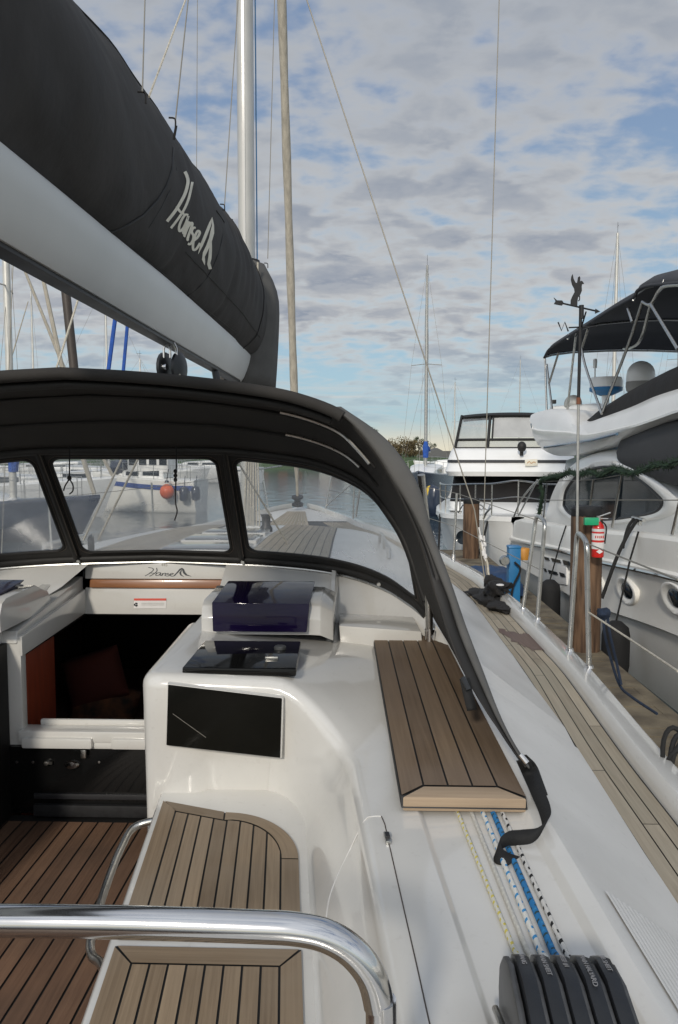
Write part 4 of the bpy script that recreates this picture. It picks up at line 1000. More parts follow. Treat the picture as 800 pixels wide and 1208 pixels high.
# ================================================================ sail cover on the boom
cover = tag(empty('sail_cover', (0, 4, 3.25)), 'dark grey canvas sail cover with cream lettering, laced along the boom', 'sail cover')
HW = [(.2, .20), (1.5, .21), (3.5, .225), (5.2, .25), (6.4, .27), (7.0, .24)]
ZT = [(.2, 3.80), (2, 3.83), (3.4, 3.95), (4.7, 4.00), (5.8, 4.01), (6.6, 3.97), (7.0, 3.90)]
ZB = [(.2, 3.08), (2, 3.10), (4, 3.155), (5.5, 3.15), (6.3, 3.10), (7.0, 3.08)]
def cov(y, a, off=0.0):
    "a: -90 at the boom, 90 at the top"
    hw, zt, zb = interp(y, HW) , interp(y, ZT), interp(y, ZB); r = R(a)
    c, s = math.cos(r), math.sin(r)
    cc = abs(c) ** .8; z = (zt + zb) / 2 + (zt - zb) / 2 * s
    x = hw * cc * (1 - .30 * max(0, s) ** 1.5) 
    q = noise.noise(Vector((y * 2.2, a * .02, 1))) * .012 + noise.noise(Vector((y * 5.2 + a * .03, a * .045, 4))) * .006
    fd_ = max(0, 1 - abs(y - 5.75) / .7); q += .010 * fd_ * math.sin((y - 5.2) * 26 + (90 - a) * .05 * (y - 5.2)) * max(0, min(1, (a + 40) / 90))
    q += .006 * math.sin(y * 3.1 + a * .045) * max(0, min(1, (4.2 - y) / 2))
    k = 1 if c >= 0 else -1
    # gathered seam around the cover
    fd_ = max(0, 1 - abs(y - 5.75) / .7); q += .010 * fd_ * math.sin((y - 5.2) * 26 + (90 - a) * .05 * (y - 5.2)) * max(0, min(1, (a + 40) / 90))
    q += .006 * math.sin(y * 3.1 + a * .045) * max(0, min(1, (4.2 - y) / 2))
    k = 1 if c >= 0 else -1
    # gathered seam around the cover
    for ys_ in (3.93, 5.15): q -= .012 * math.exp(-((y - ys_ - .0016 * (a)) / .035) ** 2)
    return Vector((-.03 + k * (x + q + off), y, z + (q + off) * s))
ysc = [.2 + .0425 * k for k in range(161)]
angs = list(range(-90, 91, 6)) + list(range(96, 270, 12))
def ccs(y):
    return [cov(y, a) if a <= 90 else (lambda p: Vector((-.06 - p.x, p.y, p.z)))(cov(y, 180 - a)) for a in angs]
cg = MB(); cg.grid([ccs(y) for y in ysc], cu=True); cg.add(ccs(ysc[-1]), [list(range(len(angs)))]); 
cg.build('cover_canvas', M['cover'], cover, smooth=70)
_cb = BVHTree.FromPolygons([tuple(p) for p in cg.v], cg.f)
def hitc(px, py, lift=.003):
    loc, nrm, i, ds = _cb.ray_cast(CAM, _dir(px, py).normalized())
    if loc is None: loc, nrm, i, ds = _cb.find_nearest(at(px, py, 4.6))
    if nrm.dot(CAM - loc) < 0: nrm = -nrm
    return loc + nrm * lift
# seam cords around the cover and along its shoulder
T([hitc(*q) for q in ((205, 150), (204, 175), (202, 200), (195, 220), (185, 236), (168, 254), (150, 265), (135, 272), (126, 274))], .005, 'seam_cord', M['frame_black'], cover, 6)
T([hitc(*q) for q in ((265, 246), (264, 262), (261, 285), (255, 305), (246, 324), (235, 338), (222, 348), (216, 350))], .004, 'seam_cord', M['frame_black'], cover, 6)
T([hitc(*q, .001) for q in ((211, 175), (208, 200), (200, 225), (190, 245), (176, 268), (160, 284))], .0018, 'seam', M['frame_black'], cover, 5)
T([hitc(*q, .001) for q in ((150, 290), (185, 316), (216, 342), (250, 370), (278, 392))], .0018, 'seam', M['frame_black'], cover, 5)
T([cov(6.35 + .0016 * a_, a_, .004) for a_ in range(-88, 90, 5)], .004, 'seam_cord', M['frame_black'], cover, 6)
T([cov(y, 62, .002) for y in ysc[:-12:2]], .003, 'seam', M['frame_black'], cover, 5)
T([cov(y, -40, .002) for y in ysc[88:-12:2]], .002, 'seam', M['frame_black'], cover, 5)
# hooks and toggles where the lazy jacks meet the cover
for px, py, y in ((207, 142, 3.6), (265, 243, 5.2), (316, 312, 6.6), (172, 112, 2.92)):
    p = at(px, py, y); T(catmull([p + Vector((-.03, 0, .012)), p + Vector((-.008, 0, .01)), p, p + Vector((0, 0, -.03))], 4), .004, 'toggle', M['frame_black'], cover, 6)
T([at(208, 148, 3.6), at(205, 165, 3.62)], .006, 'toggle_line', M['frame_black'], cover, 6)
# collar flap wrapped round the front of the mast
fl = MB(); rows = []
for k in range(12):
    t = k / 11; z = lerp(2.86, 3.92, t); row = []
    for q in range(26):
        a = R(lerp(-88, -60, t) + (304 + 20 * (1 - t)) * q / 25); rr = lerp(.262, .32, t) * (1 - .42 * (max(0, t - .62) / .38) ** 2) + .008 * math.sin(q * 1.9 + t * 2)
        row.append(Vector((-.0 + rr * math.cos(a), 6.93 + rr * .95 * math.sin(a) - (0.06 * (1 - t)), z - .03 * math.sin(a))))
    rows.append(row)
fl.grid(rows); fl.build('collar_flap', M['canvas_band'], cover, smooth=70, solid=.006)
T([Vector((.15, 6.66, z)) for z in (3.9, 3.7, 3.5)], .008, 'lacing', M['rope_cream'], cover, 6)
# cuff at the front: tube where mast leaves the cover
MB().lathe([(.15, 0), (.135, .05), (.12, .09), (.12, .10)], (.0, 7.02, 3.9), n=20).build('mast_cuff', M['frame_black'], cover)
# ---- the maker's script lettering, drawn as pen strokes
LOGO = [
 [(.10, 0), (.30, .62), (.40, 1.04), (.36, 1.12)], [(.38, -.02), (.55, .52), (.66, .98)], [(.20, .44), (.45, .50), (.66, .46)],
 [(0.76, .40), (.92, .46), (.80, .28), (.80, .08), (.92, .02), (0.74, .22), (0.78, .42), (0.78, .10), (0.88, .04)],
 [(0.88, .04), (0.94, .42), (0.94, .06), (1.04, .36), (1.14, .42), (1.16, .20), (1.16, .04), (1.26, .04)],
 [(1.54, .40), (1.42, .44), (1.36, .32), (1.48, .20), (1.48, .04), (1.32, .02)],
 [(1.60, .18), (1.76, .24), (1.80, .40), (1.68, .42), (1.60, .22), (1.68, .02), (1.92, .10)],
]
EMB = [[(2.00, .02), (2.22, .40), (2.44, .86), (2.62, 1.0), (2.76, .86), (2.84, .52), (3.00, .20), (3.32, -.02), (3.00, .04), (2.80, .18), (2.68, .46), (2.62, .70), (2.54, .78), (2.36, .50), (2.16, .14)],
       [(2.56, .62), (2.50, .34), (2.62, .08), (2.76, -.08), (2.62, -.02), (2.42, .18), (2.42, .42)]]
def strokes(mb, f, w):
    for S in LOGO:
        P = catmull([(x, y, 0) for x, y in S], 6)
        L, Rr = [], []
        for i, p in enumerate(P):
            t = (P[min(i + 1, len(P) - 1)] - P[max(0, i - 1)]); t.normalize(); nrm = Vector((-t.y, t.x, 0)) * w * (.75 + .35 * abs(t.y))
            L.append(f((p + nrm).x, (p + nrm).y)); Rr.append(f((p - nrm).x, (p - nrm).y))
        mb.grid([L, Rr])
    for E in EMB:
        n = len(E); P = [f(x, y) for x, y in E]
        if n == 15: fs = [(0, 1, 14), (1, 13, 14), (1, 2, 13), (2, 12, 13), (2, 3, 11), (2, 11, 12), (3, 10, 11), (3, 4, 10), (4, 5, 10), (5, 9, 10), (5, 6, 9), (6, 8, 9), (6, 7, 8)]
        else: fs = [(0, 1, 6), (1, 5, 6), (1, 2, 5), (2, 4, 5), (2, 3, 4)]
        mb.add(P, fs)
def lp_(p): return (160 + p[0] / 4.317, 180 + p[1] / 4.317)
PEN = [[(248, 97), (258, 118), (264, 148), (254, 195), (236, 236), (200, 295), (157, 350)], [(287, 150), (276, 200), (262, 250), (238, 300), (205, 348), (177, 384)], [(206, 272), (222, 298), (244, 312)],
 [(266, 318), (250, 316), (232, 342), (219, 378), (222, 400), (240, 384), (258, 346), (266, 322), (254, 362), (240, 404), (246, 414)],
 [(270, 350), (258, 388), (244, 428), (262, 384), (280, 358), (286, 366), (274, 402), (262, 440), (268, 446)],
 [(303, 384), (292, 382), (283, 402), (292, 424), (288, 448), (274, 466), (264, 462)],
 [(296, 446), (312, 432), (324, 408), (314, 398), (300, 424), (290, 462), (292, 494), (308, 488), (326, 460)]]
lg = MB()
for S in PEN:
    P = catmull([(x, y, 0) for x, y in S], 5); L_, R_ = [], []
    for i, p in enumerate(P):
        t = P[min(i + 1, len(P) - 1)] - P[max(0, i - 1)]; t.normalize(); nv = Vector((-t.y, t.x, 0)) * (5.2 + 2.2 * abs(t.y)) * (1.15 if len(S) == 7 and S[0][0] < 260 else .9)
        L_.append(hitc(*lp_(p + nv))); R_.append(hitc(*lp_(p - nv)))
    lg.grid([L_, R_])
WL = [(388, 328), (372, 356), (350, 408), (328, 462), (316, 514), (334, 488), (356, 436), (376, 396)]; WR = [(388, 328), (397, 368), (398, 410), (386, 452), (366, 498), (350, 530), (352, 556), (350, 574)]
WI = [(384, 344), (386, 372), (378, 402), (372, 432), (358, 470), (340, 508), (335, 544), (350, 574)]
lg.grid([[hitc(*lp_(p)) for p in WI], [hitc(*lp_(p)) for p in WR]])
lg.grid([[hitc(*lp_(p)) for p in ((388, 328), (372, 356), (350, 408), (328, 462), (316, 514))], [hitc(*lp_(p)) for p in ((388, 340), (380, 376), (360, 428), (338, 478), (317, 516))]])
lg.grid([[hitc(*lp_(p)) for p in ((384, 436), (374, 470), (368, 528), (362, 568), (370, 594))], [hitc(*lp_(p)) for p in ((385, 437), (387, 490), (384, 540), (378, 562), (387, 592))]])
lg.build('lettering', M['thread'], cover, smooth=0)
def on_garage(x, y):
    p = Vector((-.085 + x * .072, 0, 1.668 + y * .043)); p.y = lerp(3.972, 3.985, (p.z - 1.652) / .09) - .002; return p
def upright(p):
    dx, dy = p[0] - 157, p[1] - 350; det = 143 * -253 - 91 * 145
    u, v = (dx * -253 - 91 * dy) / det, (143 * dy - 145 * dx) / det
    return u * 2.05 + v * .22, v
lg = MB()
for S in PEN:
    P = catmull([(*upright(q), 0) for q in S], 5); L_, R_ = [], []
    for i, p in enumerate(P):
        t = P[min(i + 1, len(P) - 1)] - P[max(0, i - 1)]; t.normalize(); nv = Vector((-t.y, t.x, 0)) * .032
        L_.append(on_garage((p + nv).x, (p + nv).y)); R_.append(on_garage((p - nv).x, (p - nv).y))
    lg.grid([L_, R_])
for A_, B_ in (([(2.30, .02), (2.52, .42), (2.74, .86), (2.92, 1.0), (3.06, .84), (3.14, .52), (3.30, .20), (3.62, -.02)], [(2.36, .04), (2.60, .34), (2.80, .70), (2.92, .78), (2.96, .60), (3.00, .36), (3.18, .10), (3.60, -.04)]), ([(2.86, .70), (2.72, .40), (2.80, .10), (3.06, -.08)], [(2.93, .70), (2.86, .42), (2.90, .18), (3.08, -.06)])):
    lg.grid([[on_garage(x - .25, y) for x, y in A_], [on_garage(x - .25, y) for x, y in B_]])
lg.build('lettering', M['ink'], yacht, smooth=0)
cu = bpy.data.curves.new('numerals', 'FONT'); cu.body = '445'; cu.size = .022; cu.align_x = 'CENTER'
to = bpy.data.objects.new('numerals', cu); col.objects.link(to); bpy.context.view_layer.update()
me = bpy.data.meshes.new_from_object(to.evaluated_get(bpy.context.evaluated_depsgraph_get())); bpy.data.objects.remove(to)
me.materials.clear(); me.materials.append(M['wire'])
for v in me.vertices: 
    z = 1.718 + v.co.y; v.co = Vector((.015 + v.co.x, lerp(3.972, 3.985, (z - 1.652) / .09) - .002, z)) - root_off(yacht)
no = bpy.data.objects.new('numerals', me); col.objects.link(no); no.parent = yacht

# ================================================================ ropes in the tunnel
for k, (m, ax, fx_, lab, r) in enumerate([('rope_y', 1.3125, (540, 960), 'white rope with yellow flecks, innermost of the lines to the clutches', .0048), ('rope_w', 1.350, (557, 962), 'plain off-white rope between the yellow-flecked and blue-flecked lines', .0052),
        ('rope_b', 1.3875, (570, 962), 'white rope with blue flecks beside the solid blue line', .0062), ('rope_blue', 1.425, (582, 962), 'bright blue rope running aft to the fourth clutch', .0068), ('rope_k', 1.4625, (594, 964), 'white rope with black flecks, outermost of the clutch lines', .0055)]):
    pa_ = (606 + k * 15.5, 1122 + k * 1.5)
    P = [hit(lerp(fx_[0], pa_[0], t), lerp(fx_[1], pa_[1], t), r * .9) for t in (-.02, .15, .3, .45, .6, .75, .9, 1.0)]
    P = [P[0] + (P[0] - P[1]).normalized() * .9 + Vector((0, 0, .035))] + catmull(P, 6) + [P[-1] + Vector((.004, -.08, .02))]
    o = T(P, r, 'clutch_rope', M[m], None, 10); tag(o, lab, 'rope', 'control lines running to the clutches')
# channel walls for the ropes
ch_ = MB()
for dx in (.0, ): pass
# black cloth bag by the shroud, black rope over the rail, blue rope on the lifeline
bag = tag(empty('canvas_bag', atz(575, 708, 1.17)), 'crumpled black cloth bag lying across the toe rail beside the shroud', 'bag')
g = MB()
for px, py, r in ((566, 700, (.10, .16, .035)), (576, 707, (.10, .22, .045)), (588, 715, (.09, .17, .03)), (594, 718, (.05, .10, .022))): g.blob(atz(px, py, 1.195), r, 20, 10, .7)
g.build('lower_half', M['black_cover'], bag, smooth=80)
g = MB()
for px, py, r in ((582, 687, (.07, .12, .06)), (590, 692, (.08, .11, .05)), (585, 694, (.06, .12, .05))): g.blob(atz(px, py, 1.28), r, 18, 10, .8)
g.build('upper_half', M['black_cover'], bag, smooth=80)
g = MB().blob(atz(590, 690, 1.335), (.03, .03, .008), 10, 7); g.build('tag', M['label_white'], bag)
T(catmull([atz(575, 690, 1.3), atz(571, 698, 1.28), atz(574, 704, 1.22)], 5), .01, 'drawcord', M['rope_black'], bag, 6)
rc = MB()
bp = at(797, 894, 2.75)
for k in range(4):
    rc.tube([bp + Vector((.02 * math.sin(k) + .045 * math.cos(a), .03 * math.sin(a + k), .10 * math.sin(a) - .02 * k)) for a in [2 * math.pi * q / 20 for q in range(20)]], .009, 6, closed=True)
tag(rc.build('coiled_line', M['rope_black'], None), 'black rope coil hanging over the toe rail at the frame edge', 'rope')
bl_ = MB(); p0 = at(712, 724, 3.9)
bl_.tube(catmull([p0, at(713, 745, 3.9), at(720, 775, 3.92), at(731, 808, 3.9), at(745, 822, 3.8), at(775, 842, 3.6)], 6), .007, 8); bl_.tube(catmull([p0 + Vector((.02, 0, 0)), at(719, 745, 3.88), at(727, 780, 3.9), at(733, 808, 3.86)], 6), .007, 8); bl_.blob(p0, (.035, .03, .03), 12, 8, .4)
tag(bl_.build('fender_line', M['rope_navy'], None), 'faded navy rope knotted round the lower lifeline, hanging outboard', 'rope')
# cushions down in the cabin
for (px, py, w, m, lab) in ((112, 800, .36, 'sofa', 'plain dark red cushion standing at the back of the cabin settee'), (122, 838, .38, 'amber', 'patterned brown and orange cushion lying in front on the cabin settee')):
    p = at(px, py, 4.5); g = MB()
    if m == 'sofa': cm_ = mat('red_cushion', (.10, .022, .014), .9)
    else: cm_ = mat('patterned_cushion', (.05, .036, .026), .9, 0, .5, 14, c2=(.19, .075, .035))
    rows = []
    for i in range(13):
        row = []
        for j in range(13):
            u, v = i / 6 - 1, j / 6 - 1; row.append(Vector((u * w / 2, -.09 * ((1 - u * u) * (1 - v * v)) ** .5, v * w / 2 * .85)))
        rows.append(row)
    g.grid(rows); back = [[Vector((q.x, -q.y, q.z)) for q in r] for r in rows]; g.grid([r[::-1] for r in back])
    Mx = Matrix.Translation(p) @ Matrix.Rotation(R(-18 if m == 'sofa' else 14), 4, 'Y') @ Matrix.Rotation(R(-12), 4, 'X')
    g.v = [Mx @ q for q in g.v]; o = g.build('cushion', cm_, None, smooth=80); tag(o, lab, 'cushion', 'cushions in the cabin')
# ================================================================ water, shore, dock
def water_mat():
    m = bpy.data.materials.new('harbour_water'); m.use_nodes = True; N, L = nodes(m); b = N['Principled BSDF']
    b.inputs['Base Color'].default_value = (.035, .055, .065, 1); b.inputs['Roughness'].default_value = .08; b.inputs['IOR'].default_value = 1.33
    tc = N.new('ShaderNodeTexCoord'); mp = N.new('ShaderNodeMapping'); mp.inputs['Scale'].default_value = (1, .55, 1); L.new(tc.outputs['Object'], mp.inputs[0])
    n = N.new('ShaderNodeTexNoise'); n.inputs['Scale'].default_value = 1.4; n.inputs['Detail'].default_value = 6; L.new(mp.outputs[0], n.inputs[0])
    bp = N.new('ShaderNodeBump'); bp.inputs['Strength'].default_value = .35; bp.inputs['Distance'].default_value = .12; L.new(n.outputs[0], bp.inputs['Height']); L.new(bp.outputs[0], b.inputs['Normal'])
    return m
wt = MB().add([(-3500, -3500, 0), (3500, -3500, 0), (3500, 3500, 0), (-3500, 3500, 0)], [(0, 1, 2, 3)]).build('water', water_mat(), None, smooth=0); tag(wt, 'grey blue harbour water around the berths', 'water', kind='structure')
# far shore: low ground rising inland
rows = []
for j in range(14):
    t = j / 13; row = []
    for i in range(60):
        x = -420 + 14 * i; y0 = 118 + 10 * noise.noise(Vector((x * .02, 0, 0))) + (-18 if x > 20 else 0)
        y = y0 + t * t * 900; z = -.4 + min(1.2, t * 14) + t * 4 + 1.5 * t * noise.noise(Vector((x * .01, y * .01, 2)))
        row.append((x, y, z))
    rows.append(row)
tag(MB().grid(rows).build('shore', M['grass'], None), 'low grassy far shore across the water', 'shore', kind='structure')

def tree_mesh(seed, hgt, wid, green):
    rn = random.Random(seed); cr = MB(); tr = MB()
    tr.tube([(0, 0, 0), (.05 * wid, 0, hgt * .3), (0, .04 * wid, hgt * .6), (.03 * wid, 0, hgt * .85)], [hgt * .03, hgt * .022, hgt * .014, hgt * .004], 6)
    cl = []
    for k in range(26):
        a, q = rn.uniform(0, 6.28), rn.random() ** .6; zz = hgt * rn.uniform(.28, .97); rr = wid * .5 * q * math.sin(math.pi * min(1, max(.12, (1.08 - zz / hgt)))) ** .6
        c = Vector((math.cos(a) * rr, math.sin(a) * rr, zz)); cl.append((c, wid * rn.uniform(.10, .19)))
        tr.tube([(0, 0, hgt * .25 + zz * .3), c], [hgt * .008, hgt * .002], 5)
    vs, fs = [], []
    for c, r in cl:
        for q in range(46):
            d = Vector((rn.gauss(0, 1), rn.gauss(0, 1), rn.gauss(0, .8))); d *= r * rn.random() ** .4 / max(.01, d.length); p = c + d; s = wid * rn.uniform(.018, .036)
            n = Vector((rn.gauss(0, 1), rn.gauss(0, 1), rn.gauss(0, 1))).normalized(); u = n.orthogonal().normalized() * s; w_ = n.cross(u); b = len(vs)
            vs += [p + u, p + w_, p - u * .9, p - w_ * .8]; fs.append((b, b + 1, b + 2, b + 3))
    cr.add(vs, fs); return cr, tr
kinds = []
for k, (gr, hw) in enumerate(((0, (7.5, 6.5)), (1, (9, 5)), (0, (6, 7)))):
    cr, tr = tree_mesh(50 + k, hw[0], hw[1], gr)
    o = empty('tree', (0, -60, -50)); c = cr.build('crown', M['leaf_green' if gr else 'leaf'], o, smooth=0, local=True); t = tr.build('trunk', M['bark'], o, local=True); kinds.append(o)
tspots = []
for px, y, k, sc_f in ((452, 150, 0, 1.0), (462, 160, 2, .9), (471, 152, 0, .85), (480, 148, 0, 1.05), (487, 150, 2, 1.05), (494, 156, 1, .85), (503, 160, 1, .72), (511, 158, 1, .62), (519, 170, 0, .5),
                       (300, 150, 0, .9), (316, 158, 2, 1), (331, 150, 1, .8), (347, 160, 0, .95), (362, 152, 2, .8), (378, 156, 0, .9), (393, 150, 1, .75), (408, 155, 2, .9), (424, 158, 0, .8), (438, 150, 1, .7), (285, 155, 1, .8), (270, 150, 0, .9), (650, 150, 0, .45), (700, 160, 2, .4), (740, 150, 1, .4)):
    p = at(px, 535, y); tspots.append((p.x, y, k, sc_f * (.62 if 440 < px < 525 else 1)))
used = set()
for i, (x, y, k, s) in enumerate(tspots):
    o = kinds[k] if k not in used else copy_tree(kinds[k]); used.add(k)
    o.location = (x, y, .8); o.rotation_euler.z = i * 1.3; o.scale = (s * 1.05, s * 1.05, s)
    lab = ['rust brown bushy tree on the far shore', 'dark green pointed tree on the far shore', 'wide low brown tree on the far shore'][k]
    tag(o, lab, 'tree', 'trees along the far shore, ' + ['rust brown', 'dark green', 'wide low'][k])
# a low road bridge and boathouses across the water
br = tag(empty('bridge', at(520, 535, 175)), 'low flat concrete road bridge far across the water', 'bridge')
b0, b1 = at(505, 532, 175), at(640, 532, 190)
MB().hexa([b0 + Vector((0, -2, -1.2)), b1 + Vector((0, -2, -1.2)), b1 + Vector((0, 2, -1.2)), b0 + Vector((0, 2, -1.2))], [b0 + Vector((0, -2, 0)), b1 + Vector((0, -2, 0)), b1 + Vector((0, 2, 0)), b0 + Vector((0, 2, 0))]).build('road_deck', M['roof_grey'], br)
for k in range(5):
    c = b0.lerp(b1, .08 + k * .2); MB().box((c.x, c.y, c.z / 2 - .4), (.8, 1.5, c.z + 1)).build('pier', M['concrete'], br)
def house(px, y, w, d, h, wall, roof, lab):
    p = at(px, 535, y); o = tag(empty('boathouse', (p.x, y, .5)), lab, 'boathouse')
    MB().box((p.x, y, .5 + h / 2), (w, d, h)).build('wall', M[wall], o)
    MB().prism([(p.x - w / 2 - .3, y - d / 2 - .3, .5 + h), (p.x + w / 2 + .3, y - d / 2 - .3, .5 + h), (p.x, y - d / 2 - .3, .5 + h + w * .28)], (0, d + .6, 0)).build('roof', M[roof], o)
    for k in (-1, 1): MB().box((p.x + k * w * .25, y - d / 2 - .03, .5 + h * .5), (w * .25, .1, h * .5)).build('window', M['tint'], o)
house(336, 124, 6, 6, 2.2, 'brick_red', 'roof_grey', 'small red boarded boathouse on the far shore, left one')
house(385, 128, 8, 6, 2.4, 'boat_white', 'brick_red', 'white boathouse with a red roof on the far shore')
house(514, 150, 7, 6, .9, 'old_white', 'roof_grey', 'low white shed with a grey roof below the bridge')
# finger dock
dk = tag(empty('finger_dock', (2.95, 9, .45)), 'brown timber finger dock between the yacht and the big motor yacht', 'dock')
d1, d2 = MB(), MB(); rn = random.Random(9)
for k in range(90):
    y = 1.0 + k * .155; uo = rn.uniform(0, 60); d1.box((2.80 + rn.uniform(-.01, .01), y + .07, .44 + rn.uniform(-.004, .004)), (.80, .145, .04))
d1.build('deck_boards', M['dock'], dk)
for x in (2.38, 3.22): d2 = MB().box((x, 7.95, .34), (.10, 14.1, .24)); d2.build('side_beam', M['dock'], dk)
MB().box((2.80, 7.95, .1), (.7, 13.8, .3)).build('float', M['roof_grey'], dk)
# pilings
def piling(px, y, r, top, lab):
    p = at(px, 535, y); o = tag(empty('piling', (p.x, y, 0)), lab, 'piling'); rn = random.Random(int(px)); rows = []
    for k in range(13):
        z = lerp(-1, top, k / 12); rows.append([(p.x + (r + .012 * noise.noise(Vector((q, z * .6, px)))) * math.cos(2 * math.pi * q / 22), y + (r + .012 * noise.noise(Vector((q + 9, z * .6, px)))) * math.sin(2 * math.pi * q / 22), z) for q in range(22)])
    MB().grid(rows, cu=True).build('post', M['piling'], o)
    MB().lathe([(0, .03), (r * .9, .03), (r * 1.03, .01), (r * 1.03, -.05), (r * 1.0, -.06)], (p.x, y, top), n=22).build('cap', M['iron'], o); return o, p
pA, pp = piling(694.5, 7.3, .142, at(694, 601, 7.3).z, 'thick brown timber piling behind the fire extinguisher')
pB, pq = piling(557, 13.8, .14, at(557, 590, 13.8).z, 'weathered brown piling in front of the bow of the white cruiser')
# wind vane on its pole
wv = tag(empty('weather_vane', at(683, 600, 7.15)), 'black iron weather vane with a winged figure and arrow on a tall pole', 'weather vane')
T([at(681, 640, 7.12), at(681.5, 560, 7.12), at(682.5, 474, 7.12)], .013, 'pole', M['pole_grey'], wv, 8); T([at(682.5, 474, 7.12), at(685, 372, 7.12)], .015, 'upper_pole', M['iron'], wv, 8)
T([at(682.4, 477, 7.12), at(682.6, 469, 7.12)], .019, 'rusty_joint', M['iron_rust'], wv, 8)
T([at(686, 376, 7.12), at(686, 360, 7.12)], .022, 'bearing', M['iron'], wv, 10)
def vz(px, py): return at(px, py, 7.12)
def plate(px, name, th=.012): 
    P = [vz(*p) + Vector((0, -th / 2, 0)) for p in px]; return P
T([vz(660, 357), vz(686, 363), vz(706, 367.5)], .008, 'arrow_shaft', M['iron'], wv, 6)
def add_plate(px, name): MB().prism([vz(*p) + Vector((0, -.006, 0)) for p in px], (0, .012, 0)).build(name, M['iron'], wv, smooth=0)
add_plate([(653.3, 351), (657, 354.4), (663, 354.5), (665, 357.5), (663, 360.5), (657, 359.5), (653.5, 358.6), (655.5, 355)], 'arrow_tail')
add_plate([(702.5, 364.3), (708, 367.6), (702, 370.2)], 'arrow_head')
fig = [(673.2, 361), (673.4, 354), (675.5, 349), (678, 344.5), (677.5, 340.5), (675, 336), (673.6, 330), (674.2, 326), (675.6, 323.4), (676.6, 329), (679, 333.6), (680.8, 334), (681.6, 330), (682, 327), (683.6, 325.8), (684.6, 328), (684.2, 332), (685.4, 331.2), (687.2, 332), (689, 334.8), (686.6, 335.4), (686.2, 338), (686.4, 343), (684.6, 347.6), (682, 351), (681.2, 355), (681, 361.6)]
MB().prism([vz(*p) + Vector((0, -.006, 0)) for p in fig], (0, .012, 0)).build('winged_figure', M['iron'], wv, smooth=0)
T(catmull([vz(682, 355), vz(683.6, 354), vz(683.8, 350), vz(683.0, 347)], 4), .005, 'curl', M['iron'], wv, 6)
T([vz(671, 386.5), vz(703, 385)], .007, 'compass_arm', M['iron'], wv, 6); T([vz(682, 374) + Vector((0, -.25, .0)), vz(686, 386), vz(688, 392) + Vector((0, .25, 0))], .007, 'compass_arm', M['iron'], wv, 6)
T([vz(658.5, 380), vz(662.4, 390), vz(666.4, 380), vz(670.5, 391)], .007, 'letter', M['iron'], wv, 6)
# fire extinguisher strapped to the piling and its green tag
ex = tag(empty('fire_extinguisher', at(705, 655, 7.02)), 'red fire extinguisher with white label bands on the thick piling', 'fire extinguisher')
ec = at(705, 657, 7.03); hh = .30
MB().lathe([(0, 0), (.05, 0), (.054, .012), (.054, .262), (.045, .29), (.024, .31), (.024, .32), (0, .32)], ec, n=22).build('cylinder', M['red'], ex)
for a, b, m in ((.232, .256, 'label_white'), (.155, .215, 'label_white'), (.075, .135, 'label_white')):
    MB().lathe([(.0545, a), (.0550, a), (.0550, b), (.0545, b)], ec, n=22).build('label_band', M[m], ex)
lt = MB()
for q in range(5): lt.box(ec + Vector((-.034 + q * .017, -.0565 + abs(q - 2) * .006, .185)), (.009, .006, .022))
lt.build('label_marks', M['red'], ex)
MB().prism([ec + Vector((x, -.0575, z)) for x, z in ((-.03, .055), (0, .035), (.03, .055), (0, .075))], (0, .004, 0)).build('diamond_mark', M['label_white'], ex, smooth=0)
MB().lathe([(.018, 0), (.018, .05), (.0, .05)], ec + Vector((0, 0, .32)), n=12).tube([ec + Vector((0, 0, .36)), ec + Vector((.10, -.02, .40))], .008, 6).tube([ec + Vector((0, 0, .345)), ec + Vector((.08, -.02, .345))], .006, 6).build('valve_handle', M['steel_dull'], ex)
T(catmull([ec + Vector((.02, 0, .33)), ec + Vector((.07, 0, .27)), ec + Vector((.06, -.0, .12))], 5), .007, 'nozzle_hose', M['rope_black'], ex, 6)
gt = MB().box(at(697.5, 615, 7.0), (.125, .05, .066)).build('green_tag', M['green'], None, bevel=.006); tag(gt, 'bright green plastic box fixed to the piling above the extinguisher', 'box')
# blue dock pedestal, amber cap, blue tarpaulin
pd = tag(empty('power_pedestal', at(604, 700, 8.5)), 'bright blue plastic power pedestal standing on the dock', 'pedestal')
a = at(605.5, 690, 8.5); zt = at(605, 645, 8.5).z
MB().box((a.x, 8.5, (zt + .46) / 2), (.13, .15, zt - .46)).box((a.x, 8.5, zt + .0), (.14, .16, .03)).build('column', M['blue_plastic'], pd, bevel=.02)
MB().box((a.x - .10, 8.40, .68), (.09, .13, .40)).build('side_box', M['blue_plastic'], pd, bevel=.02)
MB().lathe([(0, .06), (.045, .06), (.055, .03), (.055, -.02)], at(595, 661, 8.38), (0, -1, 0), 14).build('meter', M['steel_dull'], pd)
T(catmull([at(607, 663, 8.38), at(614, 672, 8.36), at(606, 690, 8.36), at(603, 705, 8.36)], 5), .012, 'shore_power_cord', M['rope_black'], pd, 6)
MB().lathe([(.07, 0), (.075, .10), (.06, .13), (0, .14)], at(618, 660, 8.9), n=14).build('amber_cap', M['amber'], pd)
tarp = MB(); tp = at(575, 685, 10.9)
rows = []
for i in range(15):
    row = []
    for j in range(15):
        u, v_ = i / 7 - 1, j / 7 - 1; z = .47 + .26 * (max(0, 1 - u ** 6) * max(0, 1 - v_ ** 6)) ** .6 + .04 * noise.noise(Vector((u * 2.5, v_ * 2.5, 3))); row.append((2.80 + u * .33, 10.6 + v_ * .7, z))
    rows.append(row)
tag(tarp.grid(rows).build('tarpaulin', M['blue_tarp'], None), 'dark blue tarpaulin draped over a dock box behind the shroud', 'tarpaulin')

